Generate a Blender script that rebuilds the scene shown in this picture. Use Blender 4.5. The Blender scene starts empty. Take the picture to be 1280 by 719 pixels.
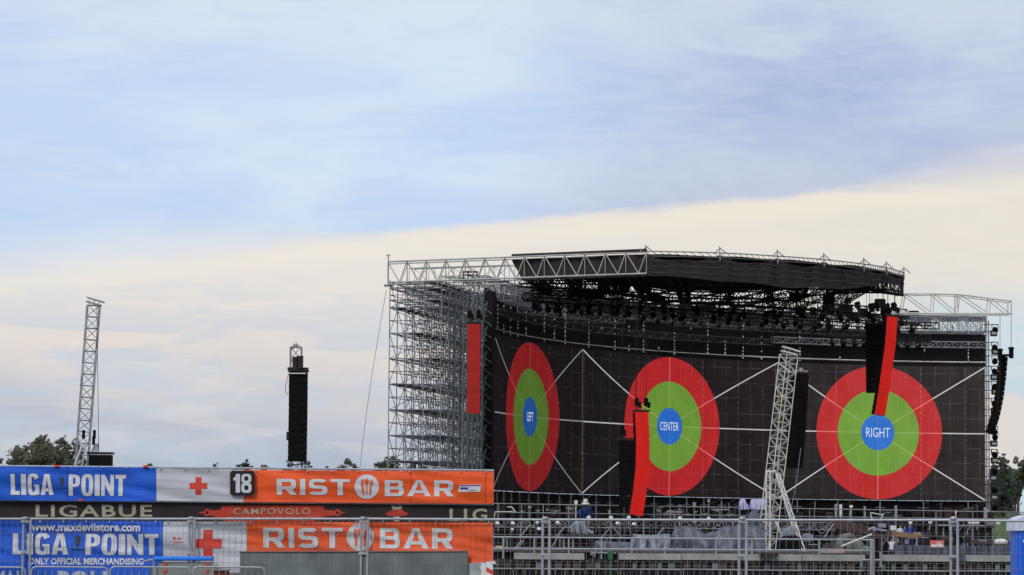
import bpy, bmesh, math, random
from mathutils import Vector, Matrix, noise
R = math.radians
rnd = random.Random(11)
sc = bpy.context.scene
C = sc.collection
EYE = 1.65
F = 3900.0
PITCH, ROLL = R(4.634), R(0.489)
fw = Vector((0, math.cos(PITCH), math.sin(PITCH)))
up0 = Vector((0, -math.sin(PITCH), math.cos(PITCH)))
rt0 = Vector((1, 0, 0))
rt = rt0*math.cos(ROLL) + up0*math.sin(ROLL)
up = up0*math.cos(ROLL) - rt0*math.sin(ROLL)
CAM = Vector((0, 0, EYE))

def ray(px, py):
    return fw + rt*((px-640)/F) + up*((359.5-py)/F)
def P(px, py, Y):
    d = ray(px, py); return CAM + d*(Y/d.y)
def XZ(px, py, Y):
    p = P(px, py, Y); return p.x, p.z

# ------------------------------------------------------------------ materials
MATS = {}
def mat(name, col, rough=0.7, metal=0.0, var=0.12, scale=3.0, spec=0.3, bump=0.0):
    if name in MATS: return MATS[name]
    m = bpy.data.materials.new(name); m.use_nodes = True
    nt = m.node_tree; b = nt.nodes['Principled BSDF']
    b.inputs['Roughness'].default_value = rough
    b.inputs['Metallic'].default_value = metal
    b.inputs['Specular IOR Level'].default_value = spec
    tc = nt.nodes.new('ShaderNodeTexCoord')
    n = nt.nodes.new('ShaderNodeTexNoise'); n.inputs['Scale'].default_value = scale
    n.inputs['Detail'].default_value = 6
    nt.links.new(tc.outputs['Object'], n.inputs['Vector'])
    mx = nt.nodes.new('ShaderNodeMix'); mx.data_type = 'RGBA'
    mr = nt.nodes.new('ShaderNodeMapRange')
    mr.inputs['From Min'].default_value = .3; mr.inputs['From Max'].default_value = .7
    nt.links.new(n.outputs['Fac'], mr.inputs['Value'])
    nt.links.new(mr.outputs['Result'], mx.inputs['Factor'])
    mx.inputs['A'].default_value = (*[c*(1-var) for c in col], 1)
    mx.inputs['B'].default_value = (*[min(1, c*(1+var)) for c in col], 1)
    nt.links.new(mx.outputs['Result'], b.inputs['Base Color'])
    if bump:
        bp = nt.nodes.new('ShaderNodeBump'); bp.inputs['Strength'].default_value = bump
        nt.links.new(n.outputs['Fac'], bp.inputs['Height']); nt.links.new(bp.outputs['Normal'], b.inputs['Normal'])
    MATS[name] = m
    return m

alu   = mat('alu', (.34,.34,.35), .5, .35, .25, .6)
alu_m = mat('alu_mid', (.46,.45,.43), .5, .2, .2, .7)
alu_w = mat('alu_pale', (.68,.65,.59), .5, .15, .2, .7)
galv  = mat('galvanised', (.30,.31,.32), .5, .45, .2, 8)
zinc  = mat('zinc_tube', (.40,.41,.44), .45, .4, .18, 5)
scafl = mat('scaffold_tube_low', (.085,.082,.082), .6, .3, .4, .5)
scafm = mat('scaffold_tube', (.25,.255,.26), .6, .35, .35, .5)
deckm = mat('scaffold_plank', (.11,.10,.10), .8, 0, .3, .8)
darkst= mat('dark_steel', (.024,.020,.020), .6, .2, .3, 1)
black = mat('black_cloth', (.010,.0075,.007), .9, 0, .35, .4)
blackf= mat('roof_cloth', (.034,.026,.026), .85, 0, .35, .25)
cab   = mat('cabinet_black', (.0075,.006,.006), .8, 0, .3, 2, spec=.1)
red   = mat('cabinet_red', (.85,.012,.006), .6, 0, .12, .8)
red2  = mat('cabinet_red_dull', (.42,.014,.010), .7, 0, .15, .8)
brown = mat('rusty_brown', (.075,.043,.036), .8, 0, .35, 1.2)
slat  = mat('slat_brown', (.075,.060,.056), .8, 0, .4, .7)
board = mat('board_pale', (.34,.34,.31), .8, 0, .2, 1.5)
tarp  = mat('tarp_grey', (.10,.105,.14), .45, 0, .45, 1.6, spec=.5, bump=.8)
tarp2 = mat('tarp_light', (.22,.23,.27), .5, 0, .4, 2.2, spec=.5, bump=.8)
lilac = mat('cloth_lilac', (.50,.48,.68), .8, 0, .12, 1)
white = mat('white_paint', (.72,.72,.72), .6, 0, .1, 3)
blueb = mat('banner_blue', (.014,.10,.56), .65, 0, .2, 1.2, bump=.35)
whiteb= mat('banner_white', (.56,.56,.60), .75, 0, .07, 1.3, bump=.35)
orang = mat('banner_orange', (.84,.105,.022), .65, 0, .14, 1.1, bump=.35)
darkb = mat('banner_dark', (.030,.022,.022), .75, 0, .3, 1)
letw  = mat('letter_white', (.62,.62,.64), .7, 0, .08, 2)
lety  = mat('letter_cream', (.40,.39,.28), .7, 0, .15, 4)
letd  = mat('letter_dark', (.03,.05,.09), .7, 0, .2, 4)
crossr= mat('cross_red', (.66,.055,.03), .7, 0, .1, 3)
signbk= mat('sign_black', (.015,.013,.014), .6, 0, .2, 4)
dullred=mat('emblem_red', (.50,.055,.03), .75, 0, .2, 4)
greyp = mat('grey_board', (.15,.172,.18), .6, 0, .32, 2.2, bump=.15)
tub   = mat('tube_blue', (.02,.20,.80), .4, 0, .1, 2)
toilb = mat('toilet_blue', (.008,.13,.72), .45, 0, .08, 1)
toilr = mat('toilet_roof', (.64,.68,.80), .5, 0, .08, 2)
leafs = [mat('leaf_a', (.26,.255,.17), .8, 0, .3, .6), mat('leaf_b', (.19,.20,.125), .8, 0, .3, .6), mat('leaf_c', (.24,.21,.15), .8, 0, .3, .6)]
leafd = [mat('leaf_d', (.12,.14,.12), .8, 0, .3, .6), mat('leaf_e', (.15,.17,.115), .8, 0, .3, .6), mat('leaf_f', (.10,.12,.125), .8, 0, .3, .6)]
for lm in leafs+leafd:
    t_n = lm.node_tree; pb_ = t_n.nodes['Principled BSDF']; tl_ = t_n.nodes.new('ShaderNodeBsdfTranslucent'); mx_ = t_n.nodes.new('ShaderNodeMixShader'); mx_.inputs[0].default_value = .6
    t_n.links.new(pb_.inputs['Base Color'].links[0].from_socket, tl_.inputs['Color'])
    t_n.links.new(pb_.outputs[0], mx_.inputs[1]); t_n.links.new(tl_.outputs[0], mx_.inputs[2])
    t_n.links.new(mx_.outputs[0], [n for n in t_n.nodes if n.type == 'OUTPUT_MATERIAL'][0].inputs['Surface'])
bark  = mat('bark', (.07,.055,.045), .9, 0, .3, 3)
green = mat('green_plastic', (.03,.16,.06), .6, 0, .2, 3)
conc  = mat('concrete', (.3,.29,.27), .9, 0, .2, 6, bump=.3)

# ------------------------------------------------------------------ mesh builder
class MB:
    def __init__(s): s.v = []; s.f = []; s.m = []
    def add(s, vs, fs, mi=0):
        o = len(s.v); s.v += [tuple(v) for v in vs]
        for f in fs: s.f.append([i+o for i in f]); s.m.append(mi)
        return s
    def frame(s, o, ax, ay, az, hx, hy, hz, mi=0):      # oriented box by centre, axes, half sizes
        vs = [o+ax*(hx*a)+ay*(hy*b)+az*(hz*c) for a in (-1,1) for b in (-1,1) for c in (-1,1)]
        return s.add(vs, [(0,1,3,2),(4,6,7,5),(0,4,5,1),(2,3,7,6),(0,2,6,4),(1,5,7,3)], mi)
    def box(s, x0, x1, y0, y1, z0, z1, mi=0):
        return s.frame(Vector(((x0+x1)/2,(y0+y1)/2,(z0+z1)/2)), Vector((1,0,0)), Vector((0,1,0)), Vector((0,0,1)), abs(x1-x0)/2, abs(y1-y0)/2, abs(z1-z0)/2, mi)
    def bevbox(s, o, ax, ay, az, hx, hy, hz, b, mi=0):    # box with chamfered vertical/long edges
        prof = [(-hx+b,-hz),(hx-b,-hz),(hx,-hz+b),(hx,hz-b),(hx-b,hz),(-hx+b,hz),(-hx,hz-b),(-hx,-hz+b)]
        vs = [o+ax*p[0]+az*p[1]+ay*q for q in (-hy,hy) for p in prof]
        n = 8
        fs = [tuple(range(n))[::-1], tuple(range(n,2*n))] + [(i,(i+1)%n,n+(i+1)%n,n+i) for i in range(n)]
        return s.add(vs, fs, mi)
    def tube(s, a, b, r, n=5, mi=0, r2=None):
        a = Vector(a); b = Vector(b); d = b-a
        if d.length < 1e-6: return s
        d.normalize(); t = Vector((0,0,1)) if abs(d.z) < .9 else Vector((1,0,0))
        u = d.cross(t).normalized(); w = d.cross(u)
        r2 = r if r2 is None else r2
        vs = []
        for k in range(n):
            an = 2*math.pi*k/n; q = u*math.cos(an)+w*math.sin(an)
            vs += [a+q*r, b+q*r2]
        fs = [(2*k, 2*((k+1)%n), 2*((k+1)%n)+1, 2*k+1) for k in range(n)]
        fs += [tuple(2*k for k in range(n))[::-1], tuple(2*k+1 for k in range(n))]
        return s.add(vs, fs, mi)
    def path(s, pts, r, n=5, mi=0):
        for a, b in zip(pts, pts[1:]): s.tube(a, b, r, n, mi)
        return s
    def truss(s, a, b, w, h, bay, rc, rl, side=None, upv=None, mi=0, faces='all', phase=0):
        """box truss between a and b (centre line); w sideways, h along upv"""
        a = Vector(a); b = Vector(b); d = (b-a); L = d.length; d.normalize()
        if upv is None: upv = Vector((0,0,1)) if abs(d.z) < .9 else Vector((0,1,0))
        sd = side if side is not None else d.cross(upv).normalized()
        upn = sd.cross(d).normalized()
        cs = [sd*(w/2*i)+upn*(h/2*j) for i, j in ((-1,-1),(1,-1),(1,1),(-1,1))]
        for c in cs: s.tube(a+c, b+c, rc, 5, mi)
        n = max(1, round(L/bay)); st = L/n
        for k in range(4):
            c0, c1 = cs[k], cs[(k+1)%4]
            for i in range(n):
                p0 = a+d*(st*i); p1 = a+d*(st*(i+1))
                if (i+k+phase) % 2: s.tube(p0+c0, p1+c1, rl, 4, mi)
                else: s.tube(p0+c1, p1+c0, rl, 4, mi)
                s.tube(p0+c0, p0+c1, rl, 4, mi)
        for k in range(4): s.tube(b+cs[k], b+cs[(k+1)%4], rl, 4, mi)
        return s
    def lathe(s, o, prof, n=12, mi=0, ax=Vector((0,0,1))):
        t = Vector((1,0,0)) if abs(ax.x) < .9 else Vector((0,1,0))
        u = ax.cross(t).normalized(); w = ax.cross(u)
        vs = []
        for r, z in prof:
            for k in range(n):
                an = 2*math.pi*k/n
                vs.append(o+ax*z+(u*math.cos(an)+w*math.sin(an))*max(r,.0005))
        fs = []
        for i in range(len(prof)-1):
            for k in range(n):
                fs.append((i*n+k, i*n+(k+1)%n, (i+1)*n+(k+1)%n, (i+1)*n+k))
        fs.append(tuple(range(n))[::-1]); fs.append(tuple(range((len(prof)-1)*n, len(prof)*n)))
        return s.add(vs, fs, mi)

def link(name, mb, mats, parent=None, smooth=False):
    me = bpy.data.meshes.new(name)
    off = parent_loc(parent) if parent else Vector((0,0,0))
    me.from_pydata([(v[0]-off.x, v[1]-off.y, v[2]-off.z) for v in mb.v], [], mb.f)
    if not isinstance(mats, (list, tuple)): mats = [mats]
    for m in mats: me.materials.append(m)
    me.polygons.foreach_set('material_index', mb.m)
    if smooth: me.polygons.foreach_set('use_smooth', [True]*len(me.polygons))
    me.update()
    o = bpy.data.objects.new(name, me); C.objects.link(o)
    if parent: o.parent = parent
    return o
def parent_loc(p):
    v = Vector((0,0,0))
    while p: v += p.location; p = p.parent
    return v
def thing(name, label, cat, loc, group=None):
    o = bpy.data.objects.new(name, None); C.objects.link(o); o.location = Vector(loc)
    o.empty_display_size = .3
    o['label'] = label; o['category'] = cat
    if group: o['group'] = group
    return o
def tag(o, label, cat, group=None):
    o['label'] = label; o['category'] = cat
    if group: o['group'] = group
    return o
def struct(name, mb, m, smooth=False):
    o = link(name, mb, m, None, smooth); o['kind'] = 'structure'; return o
def recenter(o):
    me = o.data; vs = [v.co.copy() for v in me.vertices]
    c = Vector((sum(v.x for v in vs)/len(vs), sum(v.y for v in vs)/len(vs), min(v.z for v in vs)))
    for v in me.vertices: v.co -= c
    o.location = o.location + c
    return o
def solo(name, mb, m, label, cat, group=None, smooth=False):
    o = link(name, mb, m, None, smooth); recenter(o); return tag(o, label, cat, group)
def dup(root, loc, label=None, group=None, rotz=None):
    r = root.copy(); C.objects.link(r); r.location = Vector(loc)
    if rotz is not None: r.rotation_euler = (0,0,rotz)
    if label: r['label'] = label
    if group: r['group'] = group
    for ch in list(root.children):
        c = ch.copy(); C.objects.link(c); c.parent = r
        for g in ch.children:
            d = g.copy(); C.objects.link(d); d.parent = c
    return r

VX, VY, VZ = Vector((1,0,0)), Vector((0,1,0)), Vector((0,0,1))
# ------------------------------------------------------------------ camera
cd = bpy.data.cameras.new('camera'); cam = bpy.data.objects.new('camera', cd); C.objects.link(cam)
cd.sensor_width = 36; cd.lens = 36*F/1280; cd.clip_start = .5; cd.clip_end = 6000
M = Matrix.Identity(4)
for i in range(3): M[i][0] = rt[i]; M[i][1] = up[i]; M[i][2] = -fw[i]; M[i][3] = CAM[i]
cam.matrix_world = M
sc.camera = cam

# ------------------------------------------------------------------ world + sun
SUN_EL, SUN_AZ = 38, 205      # azimuth of the sun clockwise from +Y
w = bpy.data.worlds.new('World'); sc.world = w; w.use_nodes = True
nt = w.node_tree; N = nt.nodes; L = nt.links
bg = N['Background']
class X:                                   # tiny expression wrapper for shader maths
    nt = nt
    def __init__(s, o): s.o = o
def mk(nt_, op, a, b=None, c=None, clamp=False):
    n = nt_.nodes.new('ShaderNodeMath'); n.operation = op; n.use_clamp = clamp
    for i, v in enumerate((a, b, c)):
        if v is None: continue
        if isinstance(v, (int, float)): n.inputs[i].default_value = v
        else: nt_.links.new(v, n.inputs[i])
    return n.outputs[0]
def smooth(nt_, v, lo, hi):
    n = nt_.nodes.new('ShaderNodeMapRange'); n.interpolation_type = 'SMOOTHSTEP'
    nt_.links.new(v, n.inputs['Value'])
    for k, x in (('From Min', lo), ('From Max', hi)):
        if isinstance(x, (int, float)): n.inputs[k].default_value = x
        else: nt_.links.new(x, n.inputs[k])
    return n.outputs['Result']
def mixc(nt_, f, a, b):
    n = nt_.nodes.new('ShaderNodeMix'); n.data_type = 'RGBA'
    if isinstance(f, (int, float)): n.inputs['Factor'].default_value = f
    else: nt_.links.new(f, n.inputs['Factor'])
    for k, x in (('A', a), ('B', b)):
        if isinstance(x, tuple): n.inputs[k].default_value = (*x, 1)
        else: nt_.links.new(x, n.inputs[k])
    return n.outputs['Result']
tc = N.new('ShaderNodeTexCoord'); sx = N.new('ShaderNodeSeparateXYZ'); L.new(tc.outputs['Generated'], sx.inputs[0])
dx, dy, dz = sx.outputs
hor = mk(nt, 'SQRT', mk(nt, 'ADD', mk(nt, 'MULTIPLY', dx, dx), mk(nt, 'MULTIPLY', dy, dy)))
el = mk(nt, 'DIVIDE', dz, mk(nt, 'MAXIMUM', hor, .001))
az = mk(nt, 'ARCTAN2', dx, dy)
def nz(sx_, sy_, seed, detail=5, rough=.55, dist=0.0):
    cb = N.new('ShaderNodeCombineXYZ')
    L.new(mk(nt, 'MULTIPLY', az, sx_), cb.inputs[0]); L.new(mk(nt, 'MULTIPLY', el, sy_), cb.inputs[1]); cb.inputs[2].default_value = seed
    n = N.new('ShaderNodeTexNoise'); n.inputs['Scale'].default_value = 1; n.inputs['Detail'].default_value = detail
    n.inputs['Roughness'].default_value = rough; n.inputs['Distortion'].default_value = dist
    L.new(cb.outputs[0], n.inputs['Vector']); return n.outputs['Fac']
nA = nz(7, 26, 3.1, 5, .5, .6)         # broad
nB = nz(22, 110, 7.7, 7, .6, .8)       # streaks
nC = nz(16, 34, 1.3, 6, .55, .5)
nD = nz(50, 60, 9.3, 6, .6, .3)
# lower sky: cream band then lilac-blue near the horizon
low = mixc(nt, smooth(nt, mk(nt, 'ADD', el, mk(nt, 'MULTIPLY', mk(nt, 'SUBTRACT', nC, .5), .05)), .015, .065), (.42,.50,.64), (.80,.735,.70))
azr = smooth(nt, az, -.17, .17)
low = mixc(nt, mk(nt, 'MULTIPLY', smooth(nt, nB, .45, .62), .6), low, (.55,.65,.77))
low = mixc(nt, mk(nt, 'MULTIPLY', smooth(nt, el, .055, .095), .85), low, mixc(nt, azr, (.87,.83,.79), (.86,.79,.69)))
# soft pale-blue opening low on the right
opn = mk(nt, 'MULTIPLY', smooth(nt, az, .10, .15), mk(nt, 'SUBTRACT', 1.0, smooth(nt, el, .065, .09)))
low = mixc(nt, mk(nt, 'MULTIPLY', opn, .8), low, (.58,.74,.83))
cum = mk(nt, 'MULTIPLY', mk(nt, 'MULTIPLY', smooth(nt, az, .128, .150), smooth(nt, mk(nt, 'SUBTRACT', mk(nt, 'ADD', .047, mk(nt, 'MULTIPLY', mk(nt,'SUBTRACT',nD,.5), .035)), el), 0.0, .004)), smooth(nt, el, .012, .03))
low = mixc(nt, mk(nt, 'MULTIPLY', cum, .8), low, (.84,.74,.68))
# upper deck of cloud
upc = mixc(nt, smooth(nt, nA, .36, .64), (.56,.71,.95), (.68,.82,.97))
rgt = mk(nt, 'MULTIPLY', smooth(nt, az, -.02, .08), .88)
upc = mixc(nt, rgt, upc, mixc(nt, smooth(nt, nC, .38, .62), (.39,.48,.73), (.52,.61,.78)))
upc = mixc(nt, mk(nt, 'MULTIPLY', smooth(nt, nB, .5, .72), .35), upc, (.72,.78,.88))
upc = mixc(nt, mk(nt, 'MULTIPLY', smooth(nt, mk(nt,'ADD',el,mk(nt,'MULTIPLY',nC,.03)), .15, .20), .45), upc, (.74,.80,.88))
edge = mk(nt, 'ADD', mk(nt, 'ADD', .1015, mk(nt, 'MULTIPLY', mk(nt, 'MINIMUM', mk(nt, 'MAXIMUM', az, -.3), .3), .105)), mk(nt, 'ADD', mk(nt, 'MULTIPLY', mk(nt, 'SUBTRACT', nz(10, 12, 5.5, 3, .5), .5), .008), mk(nt, 'MULTIPLY', mk(nt, 'SUBTRACT', nz(60, 260, 8.5, 6, .65), .5), .006)))
soft = mk(nt, 'ADD', mk(nt, 'ADD', .0022, mk(nt, 'MULTIPLY', smooth(nt, az, .10, .17), .016)), mk(nt, 'MULTIPLY', smooth(nt, mk(nt, 'MULTIPLY', az, -1.0), .03, .12), .014))
hi_ = mk(nt, 'ADD', edge, soft)
lo_ = mk(nt, 'SUBTRACT', edge, mk(nt, 'MULTIPLY', soft, .6))
fac = smooth(nt, el, lo_, hi_)
nE = nz(26, 95, 12.4, 9, .62, 1.2)
lil = mk(nt, 'MULTIPLY', mk(nt, 'SUBTRACT', 1.0, smooth(nt, mk(nt, 'SUBTRACT', el, edge), .0, .028)), smooth(nt, az, -.03, .05))
upc = mixc(nt, mk(nt, 'MULTIPLY', lil, .6), upc, (.58,.62,.74))
upc = mixc(nt, mk(nt, 'MULTIPLY', smooth(nt, nE, .46, .70), .22), upc, (.70,.76,.86))
upc = mixc(nt, mk(nt, 'MULTIPLY', smooth(nt, nE, .52, .34), .12), upc, (.36,.48,.78))
low = mixc(nt, mk(nt, 'MULTIPLY', smooth(nt, nE, .48, .68), .25), low, (.90,.84,.78))
glow = mk(nt, 'SUBTRACT', 1.0, smooth(nt, mk(nt, 'ABSOLUTE', mk(nt, 'SUBTRACT', el, mk(nt, 'SUBTRACT', edge, .004))), .0, .006))
low = mixc(nt, mk(nt, 'MULTIPLY', glow, .4), low, (.97,.88,.72))
cloud = mixc(nt, fac, low, upc)
sky = N.new('ShaderNodeTexSky'); sky.sky_type = 'NISHITA'; sky.sun_disc = False
sky.sun_elevation = R(SUN_EL); sky.sun_rotation = R(SUN_AZ); sky.air_density = 1; sky.dust_density = 3
sk = N.new('ShaderNodeMix'); sk.data_type = 'RGBA'; sk.blend_type = 'MULTIPLY'; sk.inputs['Factor'].default_value = 1
L.new(sky.outputs[0], sk.inputs['A']); sk.inputs['B'].default_value = (.10,.10,.10,1)
tot = mixc(nt, .92, sk.outputs['Result'], cloud)
L.new(tot, bg.inputs['Color']); bg.inputs['Strength'].default_value = 1.0
sl = bpy.data.lights.new('sun', 'SUN'); sl.energy = 1.25; sl.angle = R(12); sl.color = (1, .95, .88)
so = bpy.data.objects.new('sun', sl); C.objects.link(so)
sd = Vector((math.sin(R(SUN_AZ))*math.cos(R(SUN_EL)), math.cos(R(SUN_AZ))*math.cos(R(SUN_EL)), math.sin(R(SUN_EL))))
so.rotation_euler = sd.to_track_quat('Z', 'Y').to_euler(); so.location = (0, -20, 60)
sc.view_settings.view_transform = 'Standard'; sc.view_settings.look = 'None'
sc.view_settings.exposure = 0; sc.view_settings.gamma = 1

# ------------------------------------------------------------------ ground
def grassy(name, ca, cb, s=.12):
    m = bpy.data.materials.new(name); m.use_nodes = True
    t = m.node_tree; b = t.nodes['Principled BSDF']; b.inputs['Roughness'].default_value = .95
    tcc = t.nodes.new('ShaderNodeTexCoord'); a = t.nodes.new('ShaderNodeTexNoise'); a.inputs['Scale'].default_value = s; a.inputs['Detail'].default_value = 10
    t.links.new(tcc.outputs['Object'], a.inputs['Vector'])
    t.links.new(mixc(t, smooth(t, a.outputs['Fac'], .4, .6), ca, cb), b.inputs['Base Color'])
    return m
g = MB(); g.add([(-2500,-300,0),(2500,-300,0),(2500,4500,0),(-2500,4500,0)], [(0,1,2,3)])
struct('ground', g, grassy('ground_mat', (.045,.040,.030), (.035,.042,.022)))
bm_ = MB(); nx = 60
rows = [(318,0),(326,2.4),(334,4.2),(345,5.0),(375,5.2),(400,0)]
vs = []
for j, (y, z) in enumerate(rows):
    for i in range(nx+1):
        x = -160+320*i/nx
        vs.append((x, y, -.3 if z == 0 else z+noise.noise(Vector((x*.06, y*.05, 0)))*.8))
bm_.add(vs, [(j*(nx+1)+i, j*(nx+1)+i+1, (j+1)*(nx+1)+i+1, (j+1)*(nx+1)+i) for j in range(len(rows)-1) for i in range(nx)])
struct('grass_bank', bm_, grassy('bank_mat', (.10,.125,.045), (.065,.095,.03), .3), True)

# ------------------------------------------------------------------ screen arc
ARC0 = Vector((-1.4537, 19.96745*13))
N_ARC = 400; S_TOT = 4.97*1.07*13
_pts = [ARC0.copy()]; _hd = []
_ds = S_TOT/N_ARC
for i in range(N_ARC+1):
    q = i*_ds/13; h = 1.35429 - .185086*q - .0143008*q*q
    _hd.append(h)
    if i < N_ARC: _pts.append(_pts[-1] + Vector((math.cos(h), math.sin(h)))*_ds)
def arc(s, off=0.0):
    """point on the arc at length s, off metres towards the audience; and tangent"""
    t = s/_ds; i = int(math.floor(t)); i = max(0, min(N_ARC-1, i)); f = t-i
    p = _pts[i].lerp(_pts[i+1], f) if 0 <= f <= 1 else _pts[i]+(_pts[i+1]-_pts[i])*f
    h = _hd[i]; nrm = Vector((math.sin(h), -math.cos(h)))
    p = p+nrm*off
    return p, h
Z0 = EYE+4.1735; ZT = Z0+13
def A3(s, z, off=0.0):
    p, h = arc(s, off); return Vector((p.x, p.y, z))

def screen_mat(name, half, strength, basecol):
    m = bpy.data.materials.new(name); m.use_nodes = True; t = m.node_tree; b = t.nodes['Principled BSDF']
    uv = t.nodes.new('ShaderNodeUVMap'); uv.uv_map = 'UVMap'
    sp = t.nodes.new('ShaderNodeSeparateXYZ'); t.links.new(uv.outputs[0], sp.inputs[0])
    u, v = sp.outputs[0], sp.outputs[1]          # metres from the section's centre
    au = mk(t, 'ABSOLUTE', u); av = mk(t, 'ABSOLUTE', v)
    r = mk(t, 'SQRT', mk(t, 'ADD', mk(t, 'MULTIPLY', u, u), mk(t, 'MULTIPLY', v, v)))
    RO, RG, RB = 6.42, 4.15, 1.70
    inO = mk(t, 'LESS_THAN', r, RO); inG = mk(t, 'LESS_THAN', r, RG); inB = mk(t, 'LESS_THAN', r, RB)
    col = mixc(t, inO, (0.0,0,0), (.50,.010,.010)); col = mixc(t, inG, col, (.155,.34,.030)); col = mixc(t, inB, col, (.008,.155,.62))
    # diagonals, midline, vertical line inside the disc
    slope = 6.45/half
    dd = mk(t, 'MULTIPLY', mk(t, 'ABSOLUTE', mk(t, 'SUBTRACT', av, mk(t, 'MULTIPLY', au, slope))), 1/math.sqrt(1+slope*slope))
    ln = mk(t, 'MAXIMUM', mk(t, 'LESS_THAN', dd, .055), mk(t, 'LESS_THAN', av, .055))
    lv = mk(t, 'MULTIPLY', mk(t, 'LESS_THAN', au, .05), inO)
    ln = mk(t, 'MAXIMUM', ln, lv); ln = mk(t, 'MULTIPLY', ln, mk(t, 'SUBTRACT', 1.0, inB))
    lcol = mixc(t, inO, (.62,.60,.62), (.74,.16,.15)); lcol = mixc(t, inG, lcol, (.26,.44,.09))
    col = mixc(t, ln, col, lcol)
    bd = mk(t, 'LESS_THAN', mk(t, 'SUBTRACT', half, au), .07)
    col = mixc(t, bd, col, (.16,.13,.045))
    # cabinet seams
    def seam(c, pitch, wd):
        fr = mk(t, 'ABSOLUTE', mk(t, 'SUBTRACT', mk(t, 'FRACT', mk(t, 'DIVIDE', mk(t, 'ADD', c, 60*pitch), pitch)), .5))
        return mk(t, 'GREATER_THAN', fr, .5-wd/pitch)
    ns = t.nodes.new('ShaderNodeTexNoise'); ns.inputs['Scale'].default_value = .9; ns.inputs['Detail'].default_value = 4; t.links.new(uv.outputs[0], ns.inputs['Vector'])
    sm = mk(t, 'MAXIMUM', seam(u, 1.4444, .035), seam(v, 1.4444, .035))
    sm = mk(t, 'MULTIPLY', sm, smooth(t, ns.outputs['Fac'], .35, .65))
    st = t.nodes.new('ShaderNodeTexNoise'); st.inputs['Scale'].default_value = .5; st.inputs['Detail'].default_value = 3; t.links.new(uv.outputs[0], st.inputs['Vector'])
    vy = t.nodes.new('ShaderNodeVectorMath'); vy.operation = 'MULTIPLY'; t.links.new(uv.outputs[0], vy.inputs[0]); vy.inputs[1].default_value = (6, .25, 1)
    fine = t.nodes.new('ShaderNodeTexNoise'); fine.inputs['Scale'].default_value = 1; fine.inputs['Detail'].default_value = 3; t.links.new(vy.outputs[0], fine.inputs['Vector'])
    base = mixc(t, smooth(t, st.outputs['Fac'], .3, .7), tuple(c*.8 for c in basecol), tuple(c*1.15 for c in basecol))
    base = mixc(t, mk(t, 'MULTIPLY', smooth(t, fine.outputs['Fac'], .45, .7), .25), base, tuple(c*2.2 for c in basecol))
    base = mixc(t, mk(t, 'MULTIPLY', sm, .8), base, (.15,.13,.135))
    # faint pale dashes in the colour imitate daylight through gaps at the standards
    fa = seam(u, 4.3333, .06)
    dash = mk(t, 'GREATER_THAN', mk(t, 'FRACT', mk(t, 'MULTIPLY', mk(t, 'ADD', v, 50.), 1.9)), .45)
    base = mixc(t, mk(t, 'MULTIPLY', mk(t, 'MULTIPLY', fa, dash), .3), base, (.3,.28,.27))
    t.links.new(base, b.inputs['Base Color']); b.inputs['Roughness'].default_value = .8; b.inputs['Specular IOR Level'].default_value = .15
    flick = mk(t, 'MULTIPLY', mk(t, 'ADD', .62, mk(t, 'ADD', mk(t, 'MULTIPLY', fine.outputs['Fac'], .36), mk(t, 'MULTIPLY', st.outputs['Fac'], .36))), mk(t, 'SUBTRACT', 1.0, mk(t, 'MULTIPLY', sm, .2)))
    t.links.new(col, b.inputs['Emission Color']); t.links.new(mk(t, 'MULTIPLY', flick, strength), b.inputs['Emission Strength'])
    return m

lit_letter = bpy.data.materials.new('lit_letter'); lit_letter.use_nodes = True
_b = lit_letter.node_tree.nodes['Principled BSDF']; _b.inputs['Base Color'].default_value = (.1,.1,.1,1)
_b.inputs['Emission Color'].default_value = (.72,.80,.92,1); _b.inputs['Emission Strength'].default_value = .85

# text -> mesh in 2D fitted to a rectangle, mapped to 3D by fn(x, y)
def text2d(txt, x0, x1, y0, y1, fn, bold=0.0, track=1.0, sub=0, shear=0.0):
    cu = bpy.data.curves.new('t', 'FONT'); cu.body = txt; cu.size = 1; cu.offset = bold; cu.space_character = track
    cu.resolution_u = 3; cu.shear = shear
    o = bpy.data.objects.new('t', cu); C.objects.link(o)
    dg = bpy.context.evaluated_depsgraph_get(); me = bpy.data.meshes.new_from_object(o.evaluated_get(dg))
    co = [v.co.copy() for v in me.vertices]; fs = [tuple(p.vertices) for p in me.polygons]
    bpy.data.objects.remove(o); bpy.data.curves.remove(cu); bpy.data.meshes.remove(me)
    ax, bx = min(c.x for c in co), max(c.x for c in co); ay, by = min(c.y for c in co), max(c.y for c in co)
    mb = MB()
    mb.add([fn(x0+(c.x-ax)/(bx-ax)*(x1-x0), y0+(c.y-ay)/(by-ay)*(y1-y0)) for c in co], fs)
    return mb

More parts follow.
